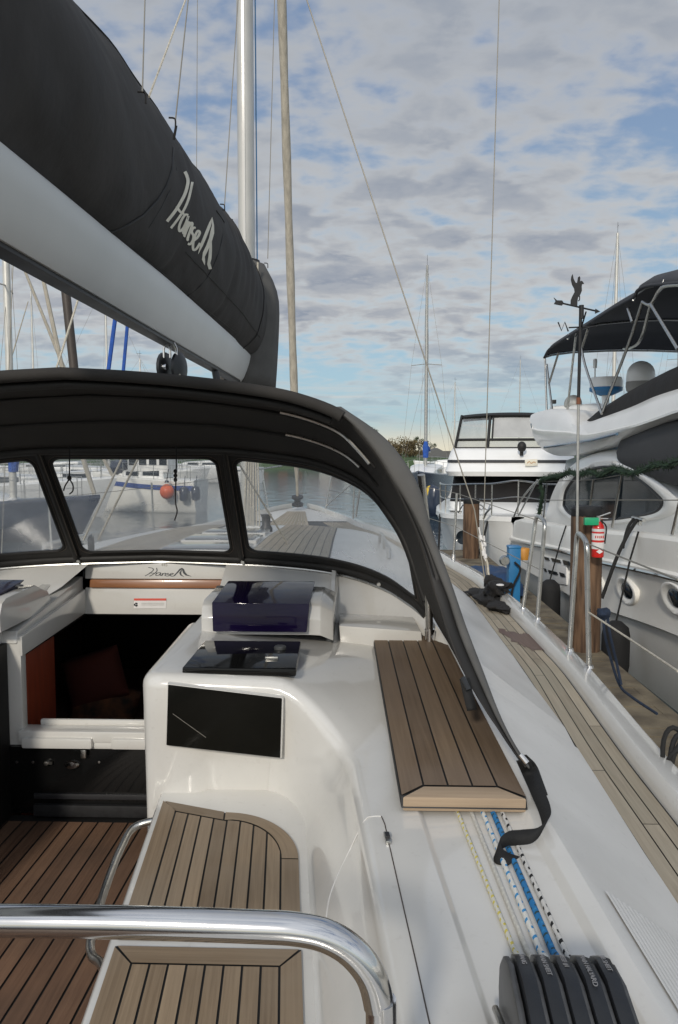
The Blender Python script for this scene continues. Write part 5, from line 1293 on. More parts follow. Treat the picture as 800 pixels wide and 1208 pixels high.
# ================================================================ the big motor yacht alongside the dock (stern far, bow near)
my_ = tag(empty('motor_yacht', (5.8, 7, 0)), 'large white motor yacht with portholes, flybridge and dark grey window cover', 'motor yacht')
HX = [(-1.5, 5.75), (0, 5.0), (2, 4.35), (4, 3.92), (6, 3.72), (9, 3.68), (13, 3.70), (14.3, 3.72), (14.8, 3.82)]
RZ = [(-1.5, 1.75), (0, 1.66), (3, 1.46), (6.55, 1.235), (9.6, 1.04), (14.5, .73)]
BZ = [(-1.5, 2.1), (0, 2.05), (3, 1.85), (6.5, 1.60), (11.2, 1.30), (13.6, 1.18), (14.4, 1.08), (14.8, .88)]
KZ = [(-1.5, 1.2), (3, .95), (6.6, .73), (10, .45), (14.8, .30)]
def hxs(y): return interp(y, HX)
hy = [-1.5 + .25 * k for k in range(66)]; hy = [y for y in hy if y <= 14.8]
def mrow(y):
    x, rz, bz, kz = hxs(y), interp(y, RZ), interp(y, BZ), interp(y, KZ)
    w = 5.8 - x; fl = .05 if y > 6 else .05 + (6 - y) * .06
    X = lambda q: 5.8 - max(.02, w - q)
    return [Vector(p) for p in ((X(fl + .3), y, -.5), (X(fl + .09), y, -.02), (X(fl + .02), y, kz - .012), (X(fl), y, kz), (X(fl - .03), y, kz + .02), (X(.06), y, lerp(kz, rz, .6)), (X(.0), y, rz - .03), (X(.0), y, rz + .03), (X(.035), y, rz + .05), (X(.05), y, bz - .05), (X(.075), y, bz - .012), (X(.12), y, bz), (X(.2), y, bz - .01), (X(.24), y, bz - .10), (5.8, y, bz - .04))]
hu = MB(); rws = [mrow(y) for y in hy]; hu.grid(rws)
n0 = len(hu.v); hu.v += [Vector((11.6 - p.x, p.y, p.z)) for p in hu.v]; hu.f += [[n0 + i for i in f][::-1] for f in hu.f]; hu.uv += [None] * len(hu.uv)
last = rws[-1]; hu.grid([last, [Vector((11.6 - p.x, p.y, p.z)) for p in last]])
hu.build('hull', M['hull_white'], my_, smooth=30)
T([Vector((hxs(y) - .004, y, interp(y, RZ))) for y in hy if y < 14.6], .022, 'rub_rail', M['steel'], my_, 8)
def hull_pt(px, py, x=3.72): return atx(px, py, x)
# portholes
for k, (px, py) in enumerate(((739, 697), (796, 706), (702, 690))):
    c = hull_pt(px, py, 3.722); s = 1
    if k == 2: c = hull_pt(703, 689, 3.722)
    g = MB().lathe([(.142, -.06), (.142, .012), (.132, .020), (.112, .012), (.09, .0), (.078, -.006)], c, (-1, 0, -.12), 28)
    for v in g.v: v.z = c.z + (v.z - c.z) * .98; v.y = c.y + (v.y - c.y) * 2.1
    po = g.build('porthole', M['hull_white'], my_, smooth=60)
    g = MB().lathe([(0, .006), (.070, .006), (.084, -.006)], c, (-1, 0, -.12), 24)
    for v in g.v: v.z = c.z + (v.z - c.z) * .98; v.y = c.y + (v.y - c.y) * 2.1
    g.build('pane', M['tint'], po)
# engine vents
vp = MB().prism([hull_pt(638, 655, 3.70), hull_pt(668, 662, 3.70), hull_pt(668, 690, 3.70), hull_pt(638, 686, 3.70)], (.05, 0, 0)).build('vent_panel', M['boat_white'], my_, bevel=.01)
for q in ((641.5, 656.5, 648, 661.5), (650, 658, 661.5, 664.5), (663.5, 660.5, 671.5, 667.5), (641, 670, 645, 675), (646, 672, 658, 678.5), (659.5, 675, 666.5, 681)):
    x0, y0, x1, y1 = q; MB().prism([hull_pt(x0, y0, 3.69), hull_pt(x1 - 1.6, y0 + (x1 - x0) * .22, 3.69), hull_pt(x1, y1, 3.69), hull_pt(x0 + 1.6, y1 - (x1 - x0) * .16, 3.69)], (.03, 0, 0)).build('vent', M['tint'], vp, smooth=0)
# deckhouse with an arched side and big tinted window
XD = 4.15
def dk_(px, py, x=XD): return atx(px, py, x)
house_px = [(641, 632), (644, 610), (651, 584), (662, 563), (678, 548), (697, 540), (718, 539), (740, 546), (760, 558), (782, 578), (800, 592), (830, 612), (860, 630)]
P = catmull([dk_(*p) for p in house_px], 5); nP = len(P)
dh = MB(); front = [(p, Vector((p.x, p.y, interp(p.y, BZ) - .1))) for p in P]
dh.grid([[p for p, q in front], [p.lerp(q, .5) for p, q in front], [q for p, q in front]])
roof = [[Vector((p.x + dx, p.y, p.z + dzz)) for p in P] for dx, dzz in ((0, 0), (.04, .05), (.14, .09), (.5, .12), (1.65, .13), (2.8, .12), (3.16, .09), (3.26, .05), (3.3, 0))]
dh.grid(roof); dh.grid([[Vector((11.6 - p.x, p.y, p.z)) for p, q in front], [Vector((11.6 - q.x, q.y, q.z)) for p, q in front]])
dh.build('deckhouse', M['boat_white'], my_, smooth=40)
wpx = [(665.5, 596), (668, 580), (677, 566), (690, 557), (706, 552), (722, 551), (740, 556), (760, 569), (776, 583), (782, 591), (779, 600), (768, 606), (745, 610), (722, 613), (700, 613), (682, 610), (671, 604)]
wp = [dk_(px, py, XD) for px, py in wpx]; wc = catmull(wp + [wp[0]], 4)[:-1]
cc = sum(wc, Vector()) / len(wc)
g = MB(); g.grid([[cc.lerp(p, t) + Vector((-.006, 0, 0)) for p in wc] for t in (.001, .5, .9, 1)], cu=True); wo = g.build('side_window', M['tint'], my_, smooth=80)
g = MB(); g.tube([p + Vector((-.004, 0, 0)) for p in wc], .022, 8, closed=True); g.build('window_seal', M['dark_trim'], wo)
ring = MB(); ring.grid([[cc.lerp(p, t) + Vector((ox, 0, 0)) for p in wc] for t, ox in ((1.02, -.003), (1.05, -.03), (1.16, -.035), (1.22, -.002))], cu=True); ring.build('window_surround', M['boat_white'], wo, smooth=60)
for px in (683, 733): T([dk_(px, 552, XD - .012), dk_(px - 4, 612, XD - .012)], .022, 'window_mullion', M['tint'], wo, 6)
# low dark glass band aft under the overhang
MB().prism([dk_(664, 566, 4.3), dk_(668, 543, 4.3), (dk_(735, 520, 4.3)), dk_(735, 545, 4.3)], (.05, 0, 0)).build('aft_side_glass', M['bluegrey'], my_, smooth=0)
# windscreen cover: dark grey mesh
c1 = [(727, 534), (735, 517), (770, 503), (800, 496), (850, 492), (900, 500), (905, 580), (850, 585), (800, 574), (766, 562), (732, 546)]
pts = [dk_(px, py, 4.12) for px, py in c1]; cc2 = sum(pts, Vector()) / len(pts); sm = catmull(pts + [pts[0]], 4)[:-1]
g = MB(); g.grid([[cc2.lerp(p, t) + Vector((-.05 * (1 - t ** 4), 0, 0)) for p in sm] for t in (.001, .4, .8, .95, 1)] + [[p + Vector((.5, 0, .03)) for p in sm]], cu=True); g.build('windscreen_cover', M['grey_cover'], my_, smooth=60)
fy = min(p.y for p in pts)
# flybridge: overhanging moulding
up_px = [(626, 490), (632, 487), (650, 483.5), (668, 486), (680, 494), (690, 499), (712, 492), (745, 480), (772, 468), (800, 459), (860, 440)]
kn_px = [(628, 506), (636, 508), (650, 509), (668, 510), (680, 512), (692, 513), (714, 509), (745, 502), (772, 493), (800, 483), (860, 466)]
lo_px = [(634, 524), (642, 531), (655, 537), (670, 538), (682, 536), (692, 533), (714, 526), (745, 514), (772, 503), (800, 493), (860, 474)]
def fp(L_, x): return [atx(px, py, x) for px, py in L_]
XF = 4.0
up, kn_, lo = catmull(fp(up_px, XF + .16), 5), catmull(fp(kn_px, XF), 5), catmull(fp(lo_px, XF + .10), 5)
inn = [Vector((p.x + .25, p.y, p.z + .02)) for p in up]; und = [Vector((5.8, p.y, p.z + .05)) for p in lo]
fbm = MB(); fbm.grid([und, [p + Vector((.12, 0, 0)) for p in lo], lo, [p.lerp(q, .55) + Vector((-.03, 0, 0)) for p, q in zip(lo, kn_)], [p + Vector((0, 0, -.025)) for p in kn_], kn_, [p + Vector((.03, 0, .015)) for p in kn_], [p.lerp(q, .6) + Vector((-.03, 0, 0)) for p, q in zip(kn_, up)], up, [p + Vector((.06, 0, .02)) for p in up], inn, [Vector((5.8, p.y, p.z - .15)) for p in inn]])
n0 = len(fbm.v); fbm.v += [Vector((11.6 - p.x, p.y, p.z)) for p in fbm.v]; fbm.f += [[n0 + i for i in f][::-1] for f in fbm.f]; fbm.uv += [None] * len(fbm.uv)
for i in (0, -1): 
    ring_ = [und[i], lo[i], kn_[i], up[i], inn[i]]; ring_ = ring_ + [Vector((11.6 - p.x, p.y, p.z)) for p in ring_[::-1]]; fbm.add(ring_, [list(range(len(ring_)))])
fbm.build('flybridge', M['boat_white'], my_, smooth=40)
T([atx(642, 528, XF + .06), atx(668, 524, XF - .02), atx(700, 519, XF - .02), atx(728, 512, XF - .02)], .018, 'flybridge_rail', M['bluegrey'], my_, 6)
swp = [atx(*p, XF + .10) for p in ((628, 505), (627, 500), (630, 497), (632, 494.5), (631, 499), (630, 502))]
MB().prism(swp, (-.02, 0, 0)).build('emblem', M['bluegrey'], my_, smooth=0)
# black canvas over the flybridge seats
bx = 4.35
bcp = [(672, 508), (690, 498), (703, 487), (716, 478), (735, 465), (760, 452), (800, 432), (860, 415), (860, 470), (800, 456), (772, 463), (745, 478), (716, 491), (690, 503)]
def bpt(px, py, x): return atx(px, py, x)
topl = catmull([bpt(*p, bx) for p in ((676, 506), (690, 499), (703, 487), (716, 478), (735, 466), (760, 452), (800, 432), (860, 412))], 4)
botl = catmull([bpt(*p, bx - .1) for p in ((676, 508), (690, 504), (706, 498), (722, 491), (745, 483), (768, 472), (800, 462), (860, 446))], 4)
g = MB(); g.grid([[p + Vector((0, 0, -.25)) for p in botl], botl, [a.lerp(b, .5) + Vector((-.05, 0, .02)) for a, b in zip(botl, topl)], topl, [p + Vector((.35, 0, .06)) for p in topl], [p + Vector((2.2, 0, .04)) for p in topl], [p + Vector((2.6, 0, -.4)) for p in topl]]); g.build('seat_cover', M['black_cover'], my_, smooth=70)
# radar arch, scanner and satellite dome
def raise_pt(px, py, y): return at(px, py, y)
T([at(652, 486, 14.0), at(700, 483, 13.2), at(722, 483, 12.9)], .10, 'radar_arch', M['boat_white'], my_, 12)
T([at(640, 492, 14.2), at(653, 486, 14.0)], [.05, .09], 'arch_foot', M['boat_white'], my_, 10)
rd = at(715, 455, 13.0)
ra = MB().lathe([(0, -.10), (.20, -.10), (.255, -.06), (.26, .07), (.24, .13), (.0, .15)], rd, n=26).build('radome', M['boat_white'], my_)
MB().lathe([(.10, -.16), (.20, -.115), (.26, -.085), (.262, -.03), (.258, -.03)], rd, n=26).build('blue_base', M['blue_plastic'], ra)
T([rd + Vector((0, 0, -.7)), rd + Vector((0, 0, -.1))], .06, 'radome_post', M['boat_white'], my_, 10)
sd_ = at(756, 442, 12.6)
MB().lathe([(.20, -.20), (.215, -.08), (.215, .0), (.205, .065), (.18, .118), (.14, .163), (.09, .195), (.04, .211), (0, .215)], sd_, n=26).build('satellite_dome', M['boat_white'], my_)
MB().lathe([(.17, -.28), (.21, -.25), (.222, -.18), (.219, -.11), (.2, -.11)], sd_, n=26).build('dome_base', M['concrete'], my_)
T([at(702, 460, 13), at(702, 434, 13)], .012, 'antenna_post', M['boat_white'], my_, 6); MB().lathe([(.03, 0), (.035, .10), (.03, .14), (0, .15)], at(702, 434, 13), n=12).build('antenna', M['boat_white'], my_)
MB().lathe([(0, .06), (.10, .05), (.15, 0), (.13, -.08), (0, -.2)], at(676, 476, 13.6), (-.4, -1, .15), 18).build('searchlight', M['pole_grey'], my_)
MB().box(at(653, 474, 14.0), (.09, .06, .07)).build('deck_light', M['dark_trim'], my_, bevel=.01)
# bimini
bim = tag(empty('bimini_top', (5.7, 11, 4)), 'dark blue grey bimini canopy on steel hoops over the flybridge', 'bimini')
rows = []; BY = [(8.0, 4.14), (8.6, 4.30), (9.6, 4.40), (11, 4.42), (12.5, 4.36), (13.6, 4.20), (14.1, 4.02)]
near = [atx(642, 422, 4.28), atx(648, 412, 4.28), atx(664, 401, 4.28), atx(690, 385, 4.28), atx(720, 366, 4.28), atx(747, 351, 4.28), atx(752, 343, 4.28), atx(765, 337, 4.28), atx(800, 334, 4.28), atx(850, 330, 4.28)]
near = catmull(near, 4)
prof = [(0, -.02), (.03, .06), (.14, .13), (.5, .22), (1.1, .27), (1.52, .28), (1.9, .27), (2.5, .22), (2.9, .13), (3.01, .06), (3.04, -.02)]
nb = len(near)
rows = [[p + Vector((dx, 0, dzz * (1.0 if i > 3 else .5 + .13 * i))) for i, p in enumerate(near)] for dx, dzz in prof]
MB().grid(rows).build('canopy', M['bimini'], bim, smooth=60, solid=.006)
# valance along the near edge and aft edge
T(near, .02, 'hem', M['bimini'], bim, 8)
for i in (0, 9, 20, 30):
    T([r[min(i, nb - 1)] + Vector((0, 0, -.02)) for r in rows], .016, 'hoop', M['steel_dull'], bim, 8)
def leg(*pp, x=4.25, r=.019): T(catmull([atx(px, py, xx) for px, py, xx in pp], 4) if len(pp) > 2 else [atx(px, py, xx) for px, py, xx in pp], r, 'leg', M['steel_dull'], bim, 8)
leg((643, 424, 4.28), (645, 484, 4.25)); leg((659, 416, 4.28), (648, 452, 4.26)); leg((645, 430, 4.3), (652, 488, 4.25)); 
leg((683, 392, 4.3), (679, 400, 4.3), (667, 506, 4.25)); leg((684, 396, 4.3), (690, 430, 4.27), (710, 488, 4.22)); leg((694, 388, 4.3), (686, 412, 4.3))
leg((758, 356, 4.3), (740, 410, 4.28), (711, 485, 4.22)); leg((741, 364, 4.3), (746, 380, 4.29)); leg((758, 356, 4.28), (768, 359, 4.3), (780, 340, 4.28), (800, 336, 4.28), (830, 336, 4.28))
leg((768, 359, 4.28), (800, 412, 4.26)); leg((768, 359, 4.28), (756, 400, 4.4), (745, 410, 4.6), (736, 411, 4.9))
# bow rail with wires and cleat
def dr(px, py): return atx(px, py, 3.80)
for a, b in (((640, 628), (645, 570)), ((693, 622), (700, 566)), ((722, 622), (734, 558)), ((793, 630), (803, 586)), ((612, 608), (634, 566))): T([dr(*a), dr(*b)], .014, 'rail_post', M['steel_dull'], my_, 8)
T(catmull([dr(606, 610), dr(616, 588), dr(634, 568), dr(650, 564)], 5), .016, 'side_rail', M['steel_dull'], my_, 8)
for L_ in (((645, 590), (700, 590), (730, 590), (800, 590)), ((642, 568), (700, 566), (734, 560), (803, 548))):
    T([dr(*p) for p in L_], .006, 'rail_wire', M['wire'], my_, 6)
ck = atx(753, 618, 3.78)
MB().tube([ck + Vector((0, -.16, .05)), ck + Vector((0, .16, .05))], .02, 8).box(ck + Vector((0, -.05, .02)), (.03, .03, .06)).box(ck + Vector((0, .05, .02)), (.03, .03, .06)).build('cleat', M['steel_dull'], my_)
ml = tag(T(catmull([ck + Vector((-.02, -.02, .04)), atx(741, 630, 3.62), atx(728, 657, 3.5), atx(710, 706, 3.35)], 5) , .018, 'mooring_line', M['rope_black'], None, 8), 'thick black mooring line running down from the motor yacht cleat', 'rope')
ml = tag(T(catmull([ck + Vector((-.02, .08, .04)), atx(741, 622, 3.64), atx(736, 640, 3.6), atx(735, 646, 3.58)], 5) , .016, 'mooring_line', M['rope_black'], None, 8), 'short black line looped below the motor yacht cleat', 'rope')
# fenders
for (px, py0, py1, rr_, lab) in ((727, 733, 802, .135, 'fat black fender hanging against the hull just right of the thick piling'), (649, 684, 740, .14, 'black fender hanging below the engine vents of the motor yacht')):
    c0, c1_ = atx(px, py0, 3.54), atx(px, py1, 3.54); c1_.y = c0.y; H = c0.z - c1_.z
    fo_ = tag(empty('fender', c1_), lab, 'fender')
    MB().lathe([(0, 0), (rr_ * .5, .01), (rr_ * .9, .06), (rr_, .14), (rr_, H - .14), (rr_ * .9, H - .06), (rr_ * .4, H), (0, H + .01)], c1_, n=20).build('body', M['fender'], fo_)
    T([c0, Vector((3.66, c0.y, interp(c0.y, RZ) + .1)), Vector((3.75, c0.y + .05, interp(c0.y, BZ) + .0))], .010, 'lanyard', M['rope_black'], fo_, 6)
# evergreen garland along the rail
gp = catmull([atx(636, 606, 3.78), atx(640, 584, 3.78), atx(638, 568, 3.78), atx(650, 563, 3.78), atx(662, 561, 3.78), atx(672, 557, 3.78), atx(683, 560, 3.78), atx(696, 557, 3.78), atx(708, 560, 3.78), atx(724, 553, 3.78), atx(745, 558, 3.78), atx(762, 553, 3.78), atx(775, 548, 3.78), atx(788, 550, 3.78), atx(800, 544, 3.78), atx(840, 536, 3.78)], 6)
rn = random.Random(77); gv, gf = [], []
for a, b in zip(gp, gp[1:]):
    n_ = max(3, int((b - a).length * 380))
    for q in range(n_):
        c = a.lerp(b, rn.random()); d = Vector((rn.gauss(0, 1), rn.gauss(0, 1), rn.gauss(0, 1))).normalized(); L_ = rn.uniform(.04, .085); sd2 = d.orthogonal().normalized() * .007; k = len(gv)
        gv += [c - sd2, c + sd2, c + d * L_ + sd2 * .3, c + d * L_ - sd2 * .3]; gf.append((k, k + 1, k + 2, k + 3))
ga = MB().add(gv, gf).tube(gp, .028, 6).build('garland', M['needles'], None, smooth=0); tag(ga, 'green christmas garland wound along the motor yacht rail', 'garland')

# ================================================================ white flybridge cruiser, bow towards us
cr_ = tag(empty('cabin_cruiser', (4.1, 18.5, 0)), 'white flybridge cruiser with black framed clear enclosure, bow towards the dock', 'cabin cruiser')
CX = 4.45
def cw(y): return interp(y, [(14.6, .10), (15.0, .55), (15.6, 1.0), (16.6, 1.45), (18, 1.66), (20, 1.75), (25, 1.7)])
cyy = [14.6 + .2 * k for k in range(53)]
g = MB(); rws = []
for y in cyy:
    w_ = cw(y); dzk = interp(y, [(14.6, 1.12), (17, 1.0), (25, .85)]); fl = interp(y, [(14.6, .1), (15.4, .5), (17, .42), (20, .2)])
    rws.append([Vector((CX - max(.01, w_ - fl), y + (.35 if y < 16 else 0), -.3)), Vector((CX - max(.02, w_ - fl * .8), y + (.25 if y < 16 else 0), .12)), Vector((CX - max(.03, w_ - fl * .25), y, dzk - .30)), Vector((CX - w_ + .01, y, dzk - .12)), Vector((CX - w_ - .02, y, dzk - .09)), Vector((CX - w_ - .01, y, dzk)), Vector((CX - max(0, w_ - .12), y, dzk + .01)), Vector((CX, y, dzk + .03))])
g.grid(rws); n0 = len(g.v); g.v += [Vector((2 * CX - p.x, p.y, p.z)) for p in g.v]; g.f += [[n0 + i for i in f][::-1] for f in g.f]; g.uv += [None] * len(g.uv)
g.grid([rws[-1], [Vector((2 * CX - p.x, p.y, p.z)) for p in rws[-1]]]); g.build('hull', M['boat_white'], cr_, smooth=35)
def loft_house(sec, name, m, par, **k):
    "sec: list of (y_front, y_back, half width, z)"
    g = MB(); rows = []
    for yf, yb, hw, z in sec:
        r = .22 * hw; pts = []
        for cx_, cy_, a0 in ((hw - r, yf + r, -90), (hw - r, yb - r, 0), (-(hw - r), yb - r, 90), (-(hw - r), yf + r, 180)):
            for q in range(6): a = R(a0 + 18 * q); pts.append(Vector((CX + cx_ + r * math.cos(a), cy_ + r * math.sin(a), z)))
        rows.append(pts)
    g.grid(rows, cu=True); g.add(rows[-1], [list(range(len(rows[-1])))]); return g.build(name, m, par, **k)
loft_house([(16.2, 24, 1.05, .98), (16.6, 24, 1.08, 1.14), (17.1, 24, 1.12, 1.24)], 'foredeck_trunk', M['boat_white'], cr_, smooth=50)
loft_house([(17.0, 23.6, 1.36, 1.05), (17.15, 23.6, 1.36, 1.24)], 'cabin', M['boat_white'], cr_, smooth=50)
loft_house([(17.16, 23.5, 1.34, 1.24), (17.95, 23.5, 1.28, 1.80)], 'windscreen_cover', M['black_cover'], cr_, smooth=50)
loft_house([(17.4, 24, 1.40, 1.80), (17.35, 24.1, 1.46, 1.90), (17.5, 24, 1.43, 2.04), (17.55, 24, 1.41, 2.10)], 'brow', M['boat_white'], cr_, smooth=50)
loft_house([(17.53, 24, 1.425, 2.10), (17.56, 24, 1.42, 2.16)], 'dark_stripe', M['dark_trim'], cr_, smooth=50)
loft_house([(17.56, 24, 1.41, 2.16), (17.8, 24, 1.35, 2.36), (17.9, 24, 1.30, 2.42)], 'flybridge', M['boat_white'], cr_, smooth=50)
# enclosure: posts, lower clear strip, blind panel, soft top
z0, z1, z2 = 2.42, 2.62, 3.20
def encl(x, z): 
    t = (z - z0) / (z2 - z0); return Vector((CX + x * (1.26 - .14 * t), 17.95 + .55 * t + .25 * abs(x) ** 3, z))
def eq(x0, x1, za, zb, name, m, off=0.0):
    g = MB(); g.grid([[encl(lerp(x0, x1, q / 8), z) + Vector((0, off, 0)) for q in range(9)] for z in (za, (za + zb) / 2, zb)]); return g.build(name, m, cr_, smooth=60)
eq(-1, 1, z0, z1, 'lower_window', M['encl']); eq(-.36, .98, z1 + .05, z2 - .06, 'front_blind', M['blind'], .01); eq(-1, -.46, z1, z2, 'side_window', M['encl'])
for s in (-1, 1):
    g = MB(); g.grid([[encl(s, z) + Vector((s * .03 * 0, dy, 0)) for dy in (0, .8, 1.6, 2.4)] for z in (z0, z2)]); g.build('side_window', M['encl'], cr_)
for x in (-1, -.41, 1): T([encl(x, z) + Vector((0, -.01, 0)) for z in (z0 - .02, z1, z2)], .035, 'enclosure_post', M['frame_black'], cr_, 6)
for x in (-.34, .96): T([encl(x, z) + Vector((0, -.015, 0)) for z in (z1 + .03, z2)], .018, 'blind_edge', M['frame_black'], cr_, 6)
for z in (z0, z1): T([encl(x / 8, z) + Vector((0, -.012, 0)) for x in range(-8, 9)], .035, 'enclosure_rail', M['frame_black'], cr_, 6)
g = MB(); g.grid([[encl(x / 8, z2) + Vector((0, dy - .06, dzz - .05 * abs(x / 8) ** 2)) for x in range(-8, 9)] for dy, dzz in ((.02, -.05), (-.02, .0), (.1, .05), (1, .09), (2, .08), (2.8, .02))]); g.build('soft_top', M['frame_black'], cr_, smooth=60, solid=.02)
MB().blob((CX + .22, 17.55, 2.45), (.10, .09, .12), 14, 9).tube([(CX + .22, 17.6, 2.25), (CX + .22, 17.6, 2.38)], .04, 8).build('searchlight', M['frame_black'], cr_)
MB().box((CX + .42, 17.42, 2.10), (.27, .03, .15), M=Matrix.Rotation(R(-4), 3, 'Y')).build('name_board', M['thread'], cr_, bevel=.02)
MB().tube([(CX + .33, 17.40, 2.09), (CX + .38, 17.40, 2.13), (CX + .42, 17.40, 2.08), (CX + .47, 17.40, 2.12), (CX + .51, 17.40, 2.10)], .007, 5).build('name_marks', M['amber'], cr_)
cr_.rotation_euler.z = R(-8)
def crot(p): return Vector((4.1, 18.5, 0)) + Matrix.Rotation(R(-8), 3, 'Z') @ (Vector(p) - Vector((4.1, 18.5, 0)))
# bow rail
g = MB(); ry = [15.0, 15.4, 16, 17, 18, 19.2]
topr = [Vector((CX + s * max(.0, cw(y) - .08), y, interp(y, [(14.6, 1.12), (17, 1.0), (25, .85)]) + .62)) for s in (-1,) for y in ry[::-1]] + [Vector((CX, 14.55, 1.80))] + [Vector((CX + max(0, cw(y) - .08), y, interp(y, [(14.6, 1.12), (17, 1.0), (25, .85)]) + .62)) for y in ry]
g.tube(catmull(topr, 4), .018, 6); mid_ = [p + Vector((0, 0, -.3)) for p in topr]; g.tube(catmull(mid_, 4), .010, 6)
for p in topr: g.tube([p, p + Vector((0, .05, -.62))], .014, 6)
g.tube([topr[0], topr[0] + Vector((0, .1, -.6))], .018, 6); g.build('bow_rail', M['steel_dull'], cr_)
MB().tube([(CX - .62, 14.9, 1.06), (CX - .58, 14.7, 1.18), (CX - .5, 14.65, 1.28)], .02, 6).build('anchor_shank', M['steel_dull'], cr_)
g = MB()
for k in range(4): g.tube(catmull([(CX - 1.1 + .1 * k, 15.1, 1.15), (CX - 1.0 + .1 * k, 14.95, 1.32), (CX - .86 + .1 * k, 15.0, 1.22), (CX - .8 + .1 * k, 15.05, 1.4 - .03 * k)], 4), .012, 6)
g.build('anchor', M['steel'], cr_)
for a, b, lab in (((CX - 1.55, 17.2, .95), (CX - 1.95, 15.3, .15), 'black mooring line from the cruiser, left of the piling'), ((CX - .55, 14.9, 1.0), (3.1, 14.0, .5), 'black mooring line from the bow of the cruiser, right of the piling')):
    a = crot(a)
    tag(T([Vector(a), Vector(a).lerp(Vector(b), .5) + Vector((0, 0, -.08)), Vector(b)], .022, 'mooring_line', M['rope_black'], None, 6), lab, 'rope')
MB().lathe([(0, .005), (.11, .005), (.14, .02), (.14, 0)], (CX - 1.02, 15.55, .62), (-.45, -1, .1), 18).build('hawse_port', M['tint'], cr_)

